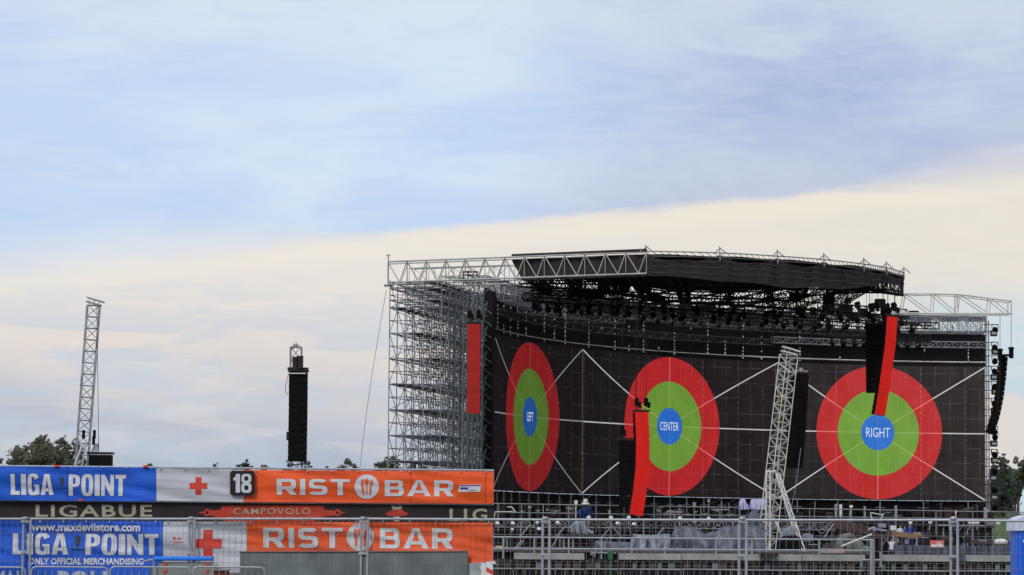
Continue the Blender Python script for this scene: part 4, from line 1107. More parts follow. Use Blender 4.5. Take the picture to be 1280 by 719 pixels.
# right hand middle ground: ramps, grey fabric wall
m_ = MB()
def beam(a, b, hw, hh, Y0, Y1, mb):
    A, B = P(*a, Y0), P(*b, Y1); d = (B-A).normalized(); sd = d.cross(VZ).normalized(); u_ = sd.cross(d)
    mb.frame((A+B)/2, d, sd, u_, (B-A).length/2, hw, hh); return mb
rmp = thing('ramp', 'long rusty brown ramp sloping down right of the tower leg', 'ramp', P(1110,690,215))
link('stringer', beam((1042,652),(1115,667), .12, .16, 214, 212, MB()), brown, rmp)
link('stringer', beam((1115,667.2),(1190,675), .12, .16, 212, 210, MB()), mat('tan_beam', (.24,.13,.07), .8, 0, .25, 1), rmp)
link('stringer', beam((1040,657),(1112,671), .12, .14, 212, 210, MB()), brown, rmp)
link('stringer', beam((1190,676),(1268,679.5), .12, .12, 210, 209, MB()), brown, rmp)
for x, y in ((1050,655),(1075,660),(1100,666),(1130,671),(1160,674),(1190,677),(1225,679),(1255,680)):
    a = P(x, y, 212); link('leg', MB().tube(a, Vector((a.x, 212, 0)), .05, 4), brown, rmp)
for x, y in ((1045,672),(1065,675)): link('brace', MB().tube(P(x,y,213), P(x+18,y-16,213), .05, 4), brown, rmp)
m_ = MB(); rr = random.Random(3)
a, b = P(1118,681.5,196), P(1266,681.5,196); n = 90; vs = []
for i in range(n+1):
    x = a.x+(b.x-a.x)*i/n
    for j in range(3): vs.append((x, 196+.12*math.sin(i*.9)+.06*math.sin(i*2.3), a.z*j/2))
m_.add(vs, [(i*3+j, (i+1)*3+j, (i+1)*3+j+1, i*3+j+1) for i in range(n) for j in range(2)])
solo('fabric_fence', m_, tarp, 'low blue grey fabric covered fence behind the right hand barriers', 'fence')
cloth_cover('grey_tarpaulin', 'pale crumpled sheet heap under the brown ramp', 1047, 1086, 690, [(0,672),(.2,667),(.45,666),(.7,675),(1,684)], 198, 1.6, mat('sheet_dirty', (.15,.155,.14), .7, 0, .5, 1.5), 'tarpaulin', 2.0, 12)
cloth_cover('grey_tarpaulin', 'pale rolled sheet lying across the top of the ramp', 1086, 1108, 664, [(0,660),(.3,658),(.6,661),(1,662)], 205, .8, tarp2, 'tarpaulin', 1.2, 13)
cloth_cover('grey_tarpaulin', 'small light grey sheet right of the slanting tower leg', 1004, 1016, 677, [(0,667),(.5,667),(1,668)], 190, .8, tarp2, 'tarpaulin', 1.0, 14)
cloth_cover('black_cover', 'black cover under the arched grey tarpaulin behind tower leg', 975, 1002, 690, [(0,675),(.3,669),(.7,668),(1,674)], 187, 1.4, cab, 'cover', .8, 15)
m_ = MB().tube(P(1052,683,YF-1), P(1090,668,YF-1), .06, 5)
solo('pale_pole', m_, alu_w, 'pale pole leaning diagonally over the crumpled sheet heap', 'pole')
m_ = MB().lathe(P(1251,676.5,200), [(.42,-.15),(.45,0),(.3,.12),(.05,.16)], 12)
solo('white_dome', m_, white, 'low white dome shaped cap on the ramp near the blue toilet', 'cap')
for i, (x, y, w_, h_, mm, lab) in enumerate(((1103,657,10,5,tarp2,'pale wrapped package standing first in the row above the ramp'),(1117,660,7,6,white,'small white package in the row above the ramp'),(1147,667,9,2.2,board,'flat pale sheet lying right of the blue clad worker'),(1180,656.5,14,1.5,alu,'flat grey tray on the stage edge beside the fence posts'),(1210,657,42,1.2,alu,'long thin grey tray at right stage edge'),(1206,672,10,1.5,alu,'short thin grey tray below the long one'),(1133,677,5,6,tarp2,'pale wrapped item right of the white shirted worker'),(1122,676,4,5,tarp2,'small pale wrapped item nearest the white shirted worker'))):
    c = P(x, y, 214); mb = MB().bevbox(c+Vector((0,.3,0)), VX, VY, VZ, w_*214/F/2, .3, h_*214/F/2, .03)
    mb.tube(c+Vector((0,.3,0)), Vector((c.x, 214.3, 0)), .05, 4)
    solo('wrapped_package', mb, mm, lab, 'package')
for i, (x, y) in enumerate(((736,647.5),(764,648),(1138,653),(850,648.5),(886,649),(1163,653.2),(1188,653.4),(1213,653.6),(1217,654),(1222,653.8),(1248,654.5),(786,647.5))):
    c = P(x, y, 226); r_ = .16
    solo('stage_footlight', MB().lathe(c, [(r_*.7,-.1),(r_,0),(r_*.8,.12),(r_*.2,.16)], 8).tube(c, c+Vector((0,.6,-.5)), .04, 4), white, 'small white lamp in the row along the stage front rail', 'lamp', 'small white lamps along the stage front')

rc_ = random.Random(21)
for i in range(16):
    x = rc_.uniform(1000, 1230); y = 688 if x < 1090 else 679; w__ = rc_.uniform(6, 14); h__ = rc_.uniform(4, 12)
    if 1100 < x < 1150: x += 55
    Yc = rc_.uniform(206, 209)
    tt = thing('equipment_crate', 'dull brown or grey crate in the jumble behind the right hand barriers', 'crate', P(x, y, Yc), 'crates behind the right hand barriers')
    c_ = P(x, y-h__/2, Yc); link('crate_body', MB().bevbox(Vector((c_.x, Yc+.4, c_.z)), VX, VY, VZ, w__*Yc/F/2, .4, h__*Yc/F/2, .03), rc_.choice([brown, slat, darkst, scafl, cab]), tt)
    link('crate_rim', MB().box(c_.x-w__*Yc/F/2-.02, c_.x+w__*Yc/F/2+.02, Yc-.03, Yc+.0, c_.z+h__*Yc/F/2-.1, c_.z+h__*Yc/F/2-.04), rc_.choice([alu, scafl, brown]), tt)
for i in range(22):
    x = rc_.uniform(640, 1200); y = rc_.uniform(640, 660); w__ = rc_.uniform(10, 36); Yc = 233 if x < 1040 else 250
    a_, b_ = P(x, y, Yc), P(x+w__, y+rc_.uniform(-6, 6), Yc)
    solo('hanging_cable', MB().path([a_.lerp(b_, k/8)-VZ*(.9*math.sin(math.pi*k/8)*rc_.uniform(.9,1.1)) for k in range(9)], .025, 4), rc_.choice([cab, scafl, brown, alu]), 'thin loose cable sagging along the stage front', 'cable', 'loose cables along the stage front')

# ------------------------------------------------------------------ people (far away on the ramp)
skin = mat('skin', (.35,.20,.14), .6, 0, .08, 5); hairm = mat('hair', (.03,.02,.015), .8, 0, .2, 20)
def person(label, foot, shirt, trousers, armL, armR, rot=0, lean=0.0, cap=None):
    t = thing('person', label, 'person', foot)
    v = {}; V = []; Rr = []; E = []
    def nv(p, r): V.append(Vector(p)); Rr.append(r); return len(V)-1
    pel = nv((0,0,.95), .135)
    sp_ = nv((0,lean*.3,1.12), .125); chs = nv((0,lean*.7,1.32), .15); nk = nv((0,lean,1.48), .06); hd = nv((0,lean-.01,1.56), .075); ht = nv((0,lean-.015,1.66), .092); hh = nv((0,lean,1.74), .055)
    E += [(pel,sp_),(sp_,chs),(chs,nk),(nk,hd),(hd,ht),(ht,hh)]
    for sx_, arm in ((-1,armL),(1,armR)):
        hip = nv((sx_*.10,0,.88), .10); kn = nv((sx_*.12,-.02,.49), .062); an = nv((sx_*.13,.02,.09), .042); to = nv((sx_*.14,-.16,.035), .036)
        E += [(pel,hip),(hip,kn),(kn,an),(an,to)]
        shd = nv((sx_*.19,lean*.8,1.40), .065); el_ = nv(arm[0], .044); wr = nv(arm[1], .030)
        E += [(chs,shd),(shd,el_),(el_,wr)]
        d = (Vector(arm[1])-Vector(arm[0])).normalized(); pm = nv(Vector(arm[1])+d*.055, .032); E.append((wr,pm))
        sdv = d.cross(Vector((0,1,.1))).normalized()
        for f in range(4):
            a = nv(Vector(arm[1])+d*.095+sdv*(f-1.5)*.02, .010); b = nv(Vector(arm[1])+d*(.13+.01*(1-abs(f-1.5)))+sdv*(f-1.5)*.022+Vector((0,-.02,0)), .008)
            E += [(pm,a),(a,b)]
        a = nv(Vector(arm[1])+d*.05+sdv*.045+Vector((0,-.02,0)), .011); E.append((pm,a))
    me = bpy.data.meshes.new('p'); me.from_pydata(V, E, []); o = bpy.data.objects.new('p', me); C.objects.link(o)
    md = o.modifiers.new('s', 'SKIN'); ss = o.modifiers.new('u', 'SUBSURF'); ss.levels = 1; ss.render_levels = 1
    for i, r_ in enumerate(Rr): me.skin_vertices[0].data[i].radius = (r_, r_*.85); 
    me.skin_vertices[0].data[0].use_root = True
    dg = bpy.context.evaluated_depsgraph_get(); nm = bpy.data.meshes.new_from_object(o.evaluated_get(dg)); bpy.data.objects.remove(o)
    nm.name = 'body'; nm.materials.clear()
    for m in (skin, shirt, trousers, darkst): nm.materials.append(m)
    for p in nm.polygons:
        c = p.center; mi = 0
        if c.z < .10: mi = 3
        elif c.z < .96 and abs(c.x) < .24: mi = 2
        elif c.z < 1.47 and abs(c.x) < .30: mi = 1
        p.material_index = mi; p.use_smooth = True
    b = bpy.data.objects.new('body', nm); C.objects.link(b); b.parent = t
    hm = MB(); hm.lathe(Vector((0,lean+.015,1.66)), [(.098,-.02),(.104,.04),(.085,.10),(.03,.125)], 10)
    hp_ = bpy.data.objects.new('hair' if not cap else 'cap', None) if False else None
    me2 = bpy.data.meshes.new('hair'); me2.from_pydata(hm.v, [], hm.f); me2.materials.append(cap or hairm)
    h_ = bpy.data.objects.new('cap' if cap else 'hair', me2); C.objects.link(h_); h_.parent = t
    fc = MB().lathe(Vector((0,lean-.095,1.63)), [(.018,-.02),(.012,.03)], 6)
    me3 = bpy.data.meshes.new('nose'); me3.from_pydata(fc.v, [], fc.f); me3.materials.append(skin)
    q = bpy.data.objects.new('nose', me3); C.objects.link(q); q.parent = t
    t.rotation_euler = (0,0,rot); return t
def place_person(label, px, py_head, Y, *a, **k):
    p = P(px, py_head, Y); ft = Vector((p.x, Y, p.z-1.76))
    person(label, ft, *a, **k)
    if ft.z > .1:
        solo('work_step', MB().box(ft.x-.6, ft.x+.6, Y-.5, Y+.5, ft.z-.14, ft.z-.02).tube((ft.x-.5,Y-.4,0),(ft.x-.5,Y-.4,ft.z-.1),.04,4).tube((ft.x+.5,Y-.4,0),(ft.x+.5,Y-.4,ft.z-.1),.04,4).tube((ft.x+.5,Y+.4,0),(ft.x+.5,Y+.4,ft.z-.1),.04,4).tube((ft.x-.5,Y+.4,0),(ft.x-.5,Y+.4,ft.z-.1),.04,4), deckm, 'dark work platform under the %s' % label.split(' worker')[0].replace('standing','')+' worker', 'platform')
wsh = mat('shirt_white', (.62,.62,.68), .8, 0, .06, 4); bsh = mat('shirt_blue', (.02,.07,.32), .8, 0, .1, 4); dtr = mat('trousers_dark', (.03,.025,.03), .85, 0, .1, 5)
place_person('white shirted worker with both arms raised beside the grey fabric fence', 1114.5, 671.5, 202, wsh, dtr, ((-.30,-.05,1.55),(-.24,-.15,1.78)), ((.34,-.05,1.5),(.30,-.15,1.72)))
place_person('pale shirted worker standing in front of the blue clad one', 1125, 655, 218, wsh, dtr, ((-.25,0,1.15),(-.2,-.15,.95)), ((.25,0,1.15),(.25,-.18,1.0)), rot=.4)
place_person('blue clad worker in white cap above the brown ramp', 1138, 653, 220, bsh, bsh, ((-.27,0,1.18),(-.32,-.2,1.05)), ((.27,0,1.15),(.3,-.15,.92)), rot=-.3, lean=-.06, cap=white)
place_person('second blue clad worker half hidden behind the first', 1131, 656, 222, bsh, dtr, ((-.25,0,1.15),(-.2,-.15,.95)), ((.25,0,1.15),(.25,-.18,1.0)), rot=.8)

# ------------------------------------------------------------------ temporary fence (foreground)
J = [(-173,74),(31.5,57.8),(239,56.6),(454,55.4),(681.5,54.1),(928,52.7),(1192,51.2),(1470,50)]
FY = lambda px: 57.8+(px-31.5)/(1192-31.5)*(51.2-57.8)
def fpt(px, py, off=0.0):
    return P(px, py, FY(px)+off)
edges = [(-172,29.5),(38.5,237),(243.5,452),(460,678.5),(687,924),(933,1188.5),(1197,1462)]
fence_labels = ['wire mesh fence panel at the far left edge before the blue banner','wire mesh fence panel in front of most of the lower blue banner','wire mesh fence panel before the larger red cross','wire mesh fence panel in front of the lower orange banner lettering','wire mesh fence panel straddling the orange banner end and scaffold tubes' ,'wire mesh fence panel in front of the cream tower foot','wire mesh fence panel in front of the blue toilet at far right']
fence_labels = ['wire mesh fence panel at the far left edge of the view','wire mesh fence panel before the lower blue banner','wire mesh fence panel with the larger red cross behind','wire mesh fence panel with end of the lower orange banner behind','wire mesh fence panel with dark tarpaulins behind','wire mesh fence panel carrying the small red and white sign','wire mesh fence panel running past the blue toilet']
rr = random.Random(8)
for (x0, x1), lab in zip(edges, fence_labels):
    tl, tr_ = fpt(x0, 648.6 if x0 < 500 else 649.3+(x0-500)*.002, rr.uniform(-.02,.02)), fpt(x1, 648.8 if x1 < 500 else 649.6+(x1-500)*.001, rr.uniform(-.02,.02))
    if x0 > 1180: tr_.z = tl.z+.0
    H_ = 1.96
    t = thing('wire_fence', lab, 'fence panel', ((tl.x+tr_.x)/2, (tl.y+tr_.y)/2, tl.z-H_), 'temporary wire mesh fence panels')
    dn = Vector((0,0,-H_)); ax = (tr_-tl).normalized()
    link('post', MB().tube(tl+Vector((0,0,.03)), tl+dn, .024, 8), zinc, t)
    link('post', MB().tube(tr_+Vector((0,0,.03)), tr_+dn, .024, 8), zinc, t)
    link('top_tube', MB().tube(tl, tr_, .021, 8), zinc, t)
    link('bottom_tube', MB().tube(tl+dn*.93, tr_+dn*.93, .018, 6), zinc, t)
    m_ = MB(); Lp = (tr_-tl).length; nn = int(Lp/.115)
    fo = Vector((0,-.012,0))
    for i in range(1, nn):
        p = tl+ax*(Lp*i/nn)+fo; wv = .006*math.sin(i*.7)
        m_.tube(p, p+dn*.93, .0027, 4)
    for h in (.26,.52,.78,1.04,1.30,1.56): m_.tube(tl+Vector((0,0,-h))+fo, tr_+Vector((0,0,-h))+fo, .0025, 4)
    link('wire_mesh', m_, galv, t)
for i, (px, Y) in enumerate(J[1:7]):
    p = fpt(px, 650); 
    t = thing('concrete_block', ['concrete fence foot block under the joint at the left edge','concrete fence foot block under the joint left of the larger red cross','concrete fence foot block under the joint before the orange banner emblem','concrete fence foot block under the joint right of the orange banner','concrete fence foot block under the joint beside the cream tower','concrete fence foot block under the joint right of the small red sign'][i], 'fence foot', (p.x, p.y, 0), 'concrete feet of the wire fence')
    link('block', MB().bevbox(Vector((p.x,p.y,.08)), VY, VX, VZ, .35, .12, .08, .03), conc, t)
    tp = fpt(px, 648)
    ft_ = thing('fence_coupler', ['clamps joining fence panels at the left edge','clamps joining fence panels left of the larger red cross','clamps joining fence panels over the orange banner emblem','clamps joining fence panels right of the orange banner','clamps joining fence panels beside the cream tower','clamps joining fence panels right of the small red sign'][i], 'clamp', (p.x, p.y, tp.z-1.4), 'clamps joining the fence panels')
    for z in (tp.z-.06, tp.z-.62, tp.z-1.3): link('clamp', MB().frame(Vector((p.x, p.y, z)), VX, VY, VZ, .075, .035, .022).tube((p.x,p.y-.05,z), (p.x,p.y+.05,z), .012, 6), zinc, ft_)
    link('cap', MB().lathe(Vector((p.x, p.y, tp.z-.03)), [(.05,0),(.06,.03),(.05,.055),(.01,.06)], 8), zinc, ft_)
t = thing('small_sign', 'small red and white notice hung on the wire fence at right', 'sign', fpt(1172,680,-.05))
a, b = fpt(1163,684.5,-.045), fpt(1181,675.5,-.045)
link('plate', MB().box(a.x, b.x, a.y-.006, a.y, a.z, b.z), mat('sign_red', (.72,.14,.13), .5, 0, .1, 6), t)
m_ = MB()
m_.box(a.x+.012, b.x-.012, a.y-.010, a.y-.0065, a.z+.012, a.z+.05); m_.box(a.x+.09, b.x-.03, a.y-.010, a.y-.0065, b.z-.045, b.z-.03); m_.box(a.x+.09, b.x-.05, a.y-.010, a.y-.0065, b.z-.07, b.z-.055)
link('print_lines', m_, white, t)

# ------------------------------------------------------------------ banners
def wr(x, z, seed, amp):
    return amp*(noise.noise(Vector((x*.5+z*.35, z*3.0+x*.3, seed)))*1.0+.45*noise.noise(Vector((x*1.3+z, z*6.5+x*.5, seed+4))))
class Sheet:
    """banner in a vertical sheet; pixel coordinates of the photograph give size and place, depth is Yf(px)"""
    def __init__(s, Yf, seed, amp): s.Yf, s.seed, s.amp = Yf, seed, amp
    def pt(s, px, py, lift=0.0):
        p = P(px, py, s.Yf(px)); p.y += wr(p.x, p.z, s.seed, s.amp)-lift; return p
    def quad(s, x0, x1, ytl, ytr, ybl, ybr, nx_=60, ny_=12, thick=.006, edge=0.0):
        mb = MB(); vs = []
        for side in (0, thick):
            for i in range(nx_+1):
                u = i/nx_; px = x0+(x1-x0)*u
                for j in range(ny_+1):
                    v = j/ny_; py = (ytl+(ytr-ytl)*u)*(1-v)+(ybl+(ybr-ybl)*u)*v
                    if edge: py += edge*math.sin(u*math.pi*7)*(1 if j == 0 else 0)
                    p = s.pt(px, py); vs.append((p.x, p.y+side, p.z))
        W_ = ny_+1; O = (nx_+1)*W_
        fs = [(i*W_+j, i*W_+j+1, (i+1)*W_+j+1, (i+1)*W_+j) for i in range(nx_) for j in range(ny_)]
        fs += [(O+i*W_+j, O+(i+1)*W_+j, O+(i+1)*W_+j+1, O+i*W_+j+1) for i in range(nx_) for j in range(ny_)]
        return mb.add(vs, fs)
    def mapped(s, vs2, fs, lift, L_=4.0):
        """refine flat polygons given in photo pixels, then lay them on the sheet"""
        bm = bmesh.new(); bv = [bm.verts.new((x, y, z)) for x, y, z in vs2]
        for f in fs:
            try: bm.faces.new([bv[i] for i in f])
            except ValueError: pass
        bmesh.ops.triangulate(bm, faces=bm.faces[:])
        for _ in range(4):
            ed = [e for e in bm.edges if e.calc_length() > L_]
            if not ed: break
            bmesh.ops.subdivide_edges(bm, edges=ed, cuts=1); bmesh.ops.triangulate(bm, faces=bm.faces[:])
        bm.verts.index_update(); mb = MB()
        mb.add([s.pt(v.co.x, v.co.y, lift+v.co.z) for v in bm.verts], [[v.index for v in f.verts] for f in bm.faces]); bm.free(); return mb
    def text(s, txt, x0, x1, y0, y1, bold=0.0, track=1.0, slope=.006, lift=.012, shear=0.0):
        t = text2d(txt, x0, x1, y0, y1, lambda x, y: (x, (y0+y1)-y+slope*(x-x0), 0), bold, track, shear=shear)
        return s.mapped(t.v, t.f, lift)
    def poly(s, pts, lift=.010, slope=0): return s.mapped([(x, y, 0) for x, y in pts], [tuple(range(len(pts)))], lift)
    def disc(s, cx, cy, rx, ry, lift=.010, n=32, ring=None):
        return s.poly([(cx+rx*math.cos(2*math.pi*k/n), cy-ry*math.sin(2*math.pi*k/n)) for k in range(n)], lift)
def join(*mbs):
    o = MB()
    for m in mbs: o.add(m.v, m.f)
    return o
def emblem(s, cx, cy, sc_, par):                       # small dark emblem with a line of text under it
    pts = [(0,-9),(3,-8),(4,-5),(3,-2),(2,0),(4,4),(1.5,3),(0,7),(-1.5,3),(-4,1),(-2,-1),(-4,-5),(-3,-8)]
    link('emblem', join(s.poly([(cx+x*sc_, cy+y*sc_) for x, y in pts], .012), s.poly([(cx-7*sc_,cy+8*sc_),(cx-7*sc_,cy+9.4*sc_),(cx+7*sc_,cy+9.4*sc_),(cx+7*sc_,cy+8*sc_)], .012)), letd, par)
def cutlery(s, cx, cy, r, par):
    link('logo_disc', s.disc(cx, cy, r, r*1.0, .010), letw, par)
    m = MB(); q = r/15.
    def add(pts): 
        k = s.poly([(cx+x*q, cy+y*q) for x, y in pts], .018); m.add(k.v, k.f)
    add([(-5,10),(-3.6,10),(-5.2,-2),(-4.6,-9),(-6.4,-9),(-7.4,-3)]); add([(-.7,10),(.7,10),(.7,-3),(-.7,-3)]); add([(-2.2,-3),(2.2,-3),(2.6,-8),(1.4,-9.5),(-1.4,-9.5),(-2.6,-8)])
    add([(3.6,10),(5,10),(6.0,-2),(4.8,-2)]); add([(4,-2),(7.4,-2),(7.6,-8),(6.6,-8),(6.4,-4.5),(5.9,-8),(5.4,-8),(5.0,-4.5),(4.8,-8),(3.9,-8)])
    for v0, v1 in ((-4.2,-3),(3.2,4.2)): add([(v0,10),(v0+.9,10),(v0+.9,-9 if v0<0 else -1),(v0,-9 if v0<0 else -1)])
    link('cutlery_mark', m, orang, par)


def heavy(s, txt, x0, x1, y0, y1, slope=.006, lift=.012, gap=.07, sw=.215, wide=False):
    """heavy condensed capitals built from bars and rings, mapped on the sheet; returns one mesh per letter"""
    Wd = {'I':.26,'1':.36,'A':.66,'G':.60,'O':.60,'8':.56,'P':.57,'N':.64,'L':.46,'T':.54}
    if wide: Wd = {'R':1.25,'I':.33,'S':1.18,'T':1.2,'B':1.2,'A':1.5}; sw = .33; gap = .2
    def rect(a, b, c, d): return ([(a,c),(b,c),(b,d),(a,d)], [(0,1,2,3)])
    def ring(cx, cy, hx, hy, ix, iy, a0=0, a1=360, n=28):
        vs, fs = [], []; N_ = max(4, int(n*(a1-a0)/360)); full = a1-a0 >= 360
        for k in range(N_+1):
            a = R(a0+(a1-a0)*k/N_); c, q = math.cos(a), math.sin(a); e = .62
            f = lambda v: math.copysign(abs(v)**e, v)
            vs += [(cx+hx*f(c), cy+hy*f(q)), (cx+ix*f(c), cy+iy*f(q))]
        fs = [(2*k, 2*k+2, 2*k+3, 2*k+1) for k in range(N_)]
        return vs, fs
    out = []; tot = sum(Wd[c] for c in txt)+gap*(len(txt)-1); X0 = 0
    for c in txt:
        w_ = Wd[c]; P_ = []
        if c in 'I': P_.append(rect(0,w_,0,1))
        if c == '1': P_ += [rect(w_-.24,w_,0,1), ([(0,.80),(w_-.24,.86),(w_-.24,.66),(0,.64)], [(3,2,1,0)])]
        if c == 'L': P_ += [rect(0,sw,0,1), rect(sw,w_,0,.18)]
        if c == 'T': P_ += [rect(0,w_,.82,1), rect(w_/2-sw/2,w_/2+sw/2,0,.82)]
        if c == 'O': P_.append(ring(w_/2,.5,w_/2,.52,w_/2-sw,.36))
        if c == '8': P_ += [ring(w_/2,.255,w_/2,.27,w_/2-sw*.85,.13), ring(w_/2,.755,w_/2*.95,.25,w_/2-sw*.85,.12)]
        if c == 'G': P_ += [ring(w_/2,.5,w_/2,.52,w_/2-sw,.36,28,332), rect(w_-sw,w_,.02,.50), rect(w_*.54,w_-sw,.38,.50)]
        if c == 'P': P_ += [rect(0,sw,0,1), ring(sw*.9,.70,w_-sw*.9,.30,w_-sw*1.9,.155,-90,90)]
        if c == 'N': P_ += [rect(0,sw*.85,0,1), rect(w_-sw*.85,w_,0,1), ([(sw*.80,1),(sw*.85,.52),(w_-sw*.80,0),(w_-sw*.85,.48)], [(0,1,2,3)])]
        if c == 'S': P_ += [ring(w_/2,.70,w_/2*.95,.30,w_/2-.33,.10,25,270), ring(w_/2,.30,w_/2,.30,w_/2-.33,.10,-155,90)]
        if c == 'B': P_ += [rect(0,sw,0,1), rect(sw,w_*.6,.81,1), rect(sw,w_*.6,.42,.60), rect(sw,w_*.6,0,.19), ring(w_*.6,.71,w_*.36,.29,w_*.36-.3,.11,-90,90), ring(w_*.6,.30,w_*.40,.30,w_*.40-.3,.11,-90,90)]
        if c == 'R': P_ += [rect(0,sw,0,1), rect(sw,w_*.55,.80,1), rect(sw,w_*.55,.33,.52), ring(w_*.55,.665,w_*.42,.335,w_*.42-.31,.145,-90,90), ([(w_*.42,.36),(w_*.74,.40),(w_,0),(w_*.69,0)], [(0,1,2,3)])]
        if c == 'A' and wide: P_ += [([(0,0),(.36,0),(w_/2+.06,1),(w_/2-.18,1)], [(0,1,2,3)]), ([(w_-.36,0),(w_,0),(w_/2+.18,1),(w_/2-.06,1)], [(0,1,2,3)]), rect(.34,w_-.34,.20,.37)]
        elif c == 'A': P_ += [([(0,0),(.215,0),(w_/2+.03,1),(w_/2-.13,1)], [(0,1,2,3)]), ([(w_-.215,0),(w_,0),(w_/2+.13,1),(w_/2-.03,1)], [(0,1,2,3)]), rect(.2,w_-.2,.17,.33)]
        mb = MB()
        for k, (vs, fs) in enumerate(P_):
            mb.add([(x0+(X0+x)/tot*(x1-x0), y1-y*(y1-y0)+slope*((X0+x)/tot*(x1-x0)), .0015*k) for x, y in vs], fs)
        out.append(s.mapped(mb.v, mb.f, lift)); X0 += w_+gap
    return out
def words(par, m_, *mbs):
    for mb in mbs: link('letter' if True else '', mb, m_, par)
YU = 70.0
U = Sheet(lambda px: YU, 2.0, .06)
bf = thing('banner_stand', 'grey tube frame holding up the row of upper banners', 'banner frame', (P(300,600,YU+.3).x, YU+.3, 0))
link('top_tube', MB().tube(P(-170,581,YU+.08), P(617.5,588.2,YU+.08), .025, 6), zinc, bf)
link('mid_tube', MB().tube(P(-170,624,YU+.08), P(617.5,630.5,YU+.08), .025, 6), zinc, bf)
for x in (-170, 0, 84, 196, 304, 410, 516, 616):
    a = P(x, 582+.0095*x, YU+.32); link('post', MB().tube(a, Vector((a.x, YU+.32, 0)), .03, 6), zinc, bf)
    link('brace', MB().tube(a+Vector((0,0,-.2)), Vector((a.x, YU+2.0, .02)), .025, 5), zinc, bf)
m_ = MB()
for x, y in ((71,582.5),(182,583),(101,625.5)): m_.frame(P(x,y,YU-.03), VX, VY, VZ, .05, .04, .022)
link('tie_strap', m_, crossr, bf)

ub = thing('blue_banner', 'upper blue banner with big white lettering on the tall frame', 'banner', U.pt(97,626))
link('cloth', U.quad(-170,195,581.5,584.3,624,627), blueb, ub)
words(ub, letw, *heavy(U,'LIGA',13.5,67,592.6,618.6), *heavy(U,'POINT',86,157.5,593.2,619.6))
emblem(U, 77, 603, .8, ub)
link('seam', U.poly([(84.4,583),(84.4,626),(85.2,626),(85.2,583)], .008), mat('seam_blue', (.01,.04,.25), .8), ub)
uw = thing('white_banner', 'upper white banner with the smaller red cross', 'banner', U.pt(250,627))
link('cloth', U.quad(195.6,304.4,585.3,587.3,626,627.8,40), whiteb, uw)
def cross(s, cx, cy, r, t_, lift=.010):
    return s.poly([(cx-t_,cy-r),(cx+t_,cy-r),(cx+t_,cy-t_),(cx+r,cy-t_),(cx+r,cy+t_),(cx+t_,cy+t_),(cx+t_,cy+r),(cx-t_,cy+r),(cx-t_,cy+t_),(cx-r,cy+t_),(cx-r,cy-t_),(cx-t_,cy-t_)][::-1], lift)
link('red_cross', cross(U, 248, 607.5, 11, 3.7), crossr, uw)
uo = thing('orange_banner', 'upper orange banner with white lettering and round cutlery emblem', 'banner', U.pt(460,629))
link('cloth', U.quad(305,617,587.5,589.5,627.5,629.7,110), orang, uo)
words(uo, letw, *heavy(U,'RIST',346,437.5,598.6,618.6,wide=True), *heavy(U,'BAR',481,567.5,600.2,620.2,wide=True))
cutlery(U, 458.5, 608.5, 15.3, uo)
link('sponsor_tag', U.poly([(572.5,615),(600,615),(602,606),(575,606)], .014), white, uo)
link('sponsor_print', join(U.poly([(575,607.8),(601.2,607.8),(601.5,606.4),(575.5,606.4)], .018), U.poly([(575,612),(585,612),(585.6,609.3),(575.8,609.3)], .018), U.poly([(586,613.5),(596,613.5),(596,612.8),(586,612.8)], .018)), mat('print_navy', (.06,.07,.30), .7), uo)
link('seam', join(U.poly([(513.3,590),(513.3,629),(513.9,629),(513.9,590)], .008), U.poly([(606.6,590),(606.6,629),(607.2,629),(607.2,590)], .008)), mat('seam_orange', (.38,.03,.01), .8), uo)
nb = thing('number_sign', 'black rounded sign with white number 18 between the white and orange banners', 'sign', U.pt(303,619))
rp = []
cx, cy, hw, hh, rd = 303, 604, 15.4, 15.4, 3.5
for qx, qy, a0_ in ((1,-1,0),(-1,-1,90),(-1,1,180),(1,1,270)):
    for k in range(5):
        a = R(a0_+k*22.5); rp.append((cx+qx*(hw-rd)+rd*math.cos(a), cy+qy*(hh-rd)-rd*math.sin(a)))
def slab(s, pts, l0, l1):
    n = len(pts); mb = MB(); mb.add([s.pt(x,y,l0) for x, y in pts]+[s.pt(x,y,l1) for x, y in pts], [tuple(range(n)), tuple(range(n,2*n))[::-1]]+[(i,(i+1)%n,n+(i+1)%n,n+i) for i in range(n)]); return mb
NS = Sheet(lambda px: YU-.09, 0, 0.0)
link('plate', slab(NS, rp, 0, .02), signbk, nb)
words(nb, letw, *heavy(NS,'18',292,314.5,592.6,615.8,0,.03,.06,.2))

YD = YU+.16
D = Sheet(lambda px: YD, 5.0, .02)
db = thing('dark_banner', 'long dark banner with cream lettering between the upper and lower rows', 'banner', D.pt(300,660))
link('cloth', D.quad(-170,617.5,622,629.5,655,661,120,6), darkb, db)
link('lettering', D.text('LIGABUE', 44.5,190.5,631,646.3,.022,1.15,0.0), lety, db)
link('lettering', D.text('LIG', 562,609,636,651.5,.022,1.3,0.0), lety, db)
link('lettering', D.text('CAMPOVOLO', 292,388,635,643,.003,1.15,0.0,.018), lety, db)
sub = D.text('SETTEMBRE DUEMILAQUINDICI', 284,398,645.3,650,.0,1.1,0.0,.018); link('small_lettering', sub, mat('letter_rust', (.55,.20,.11), .7), db)
eb = join(D.poly([(277,632.5),(385,632),(405,632.5),(405,637.5),(417,638.5),(433,641),(417,644.5),(405,646),(392,652),(282,652),(270,646.5),(262,644),(247,641),(262,638),(276,637.5)][::-1], .008), D.disc(259,641,4.6,4.6,.011), D.disc(422,641,4.6,4.6,.011),
          D.poly([(481,642),(486,640),(490,637),(502,637),(506,640),(511,642),(507,645),(485,645)][::-1], .008))
link('winged_emblem', eb, dullred, db)
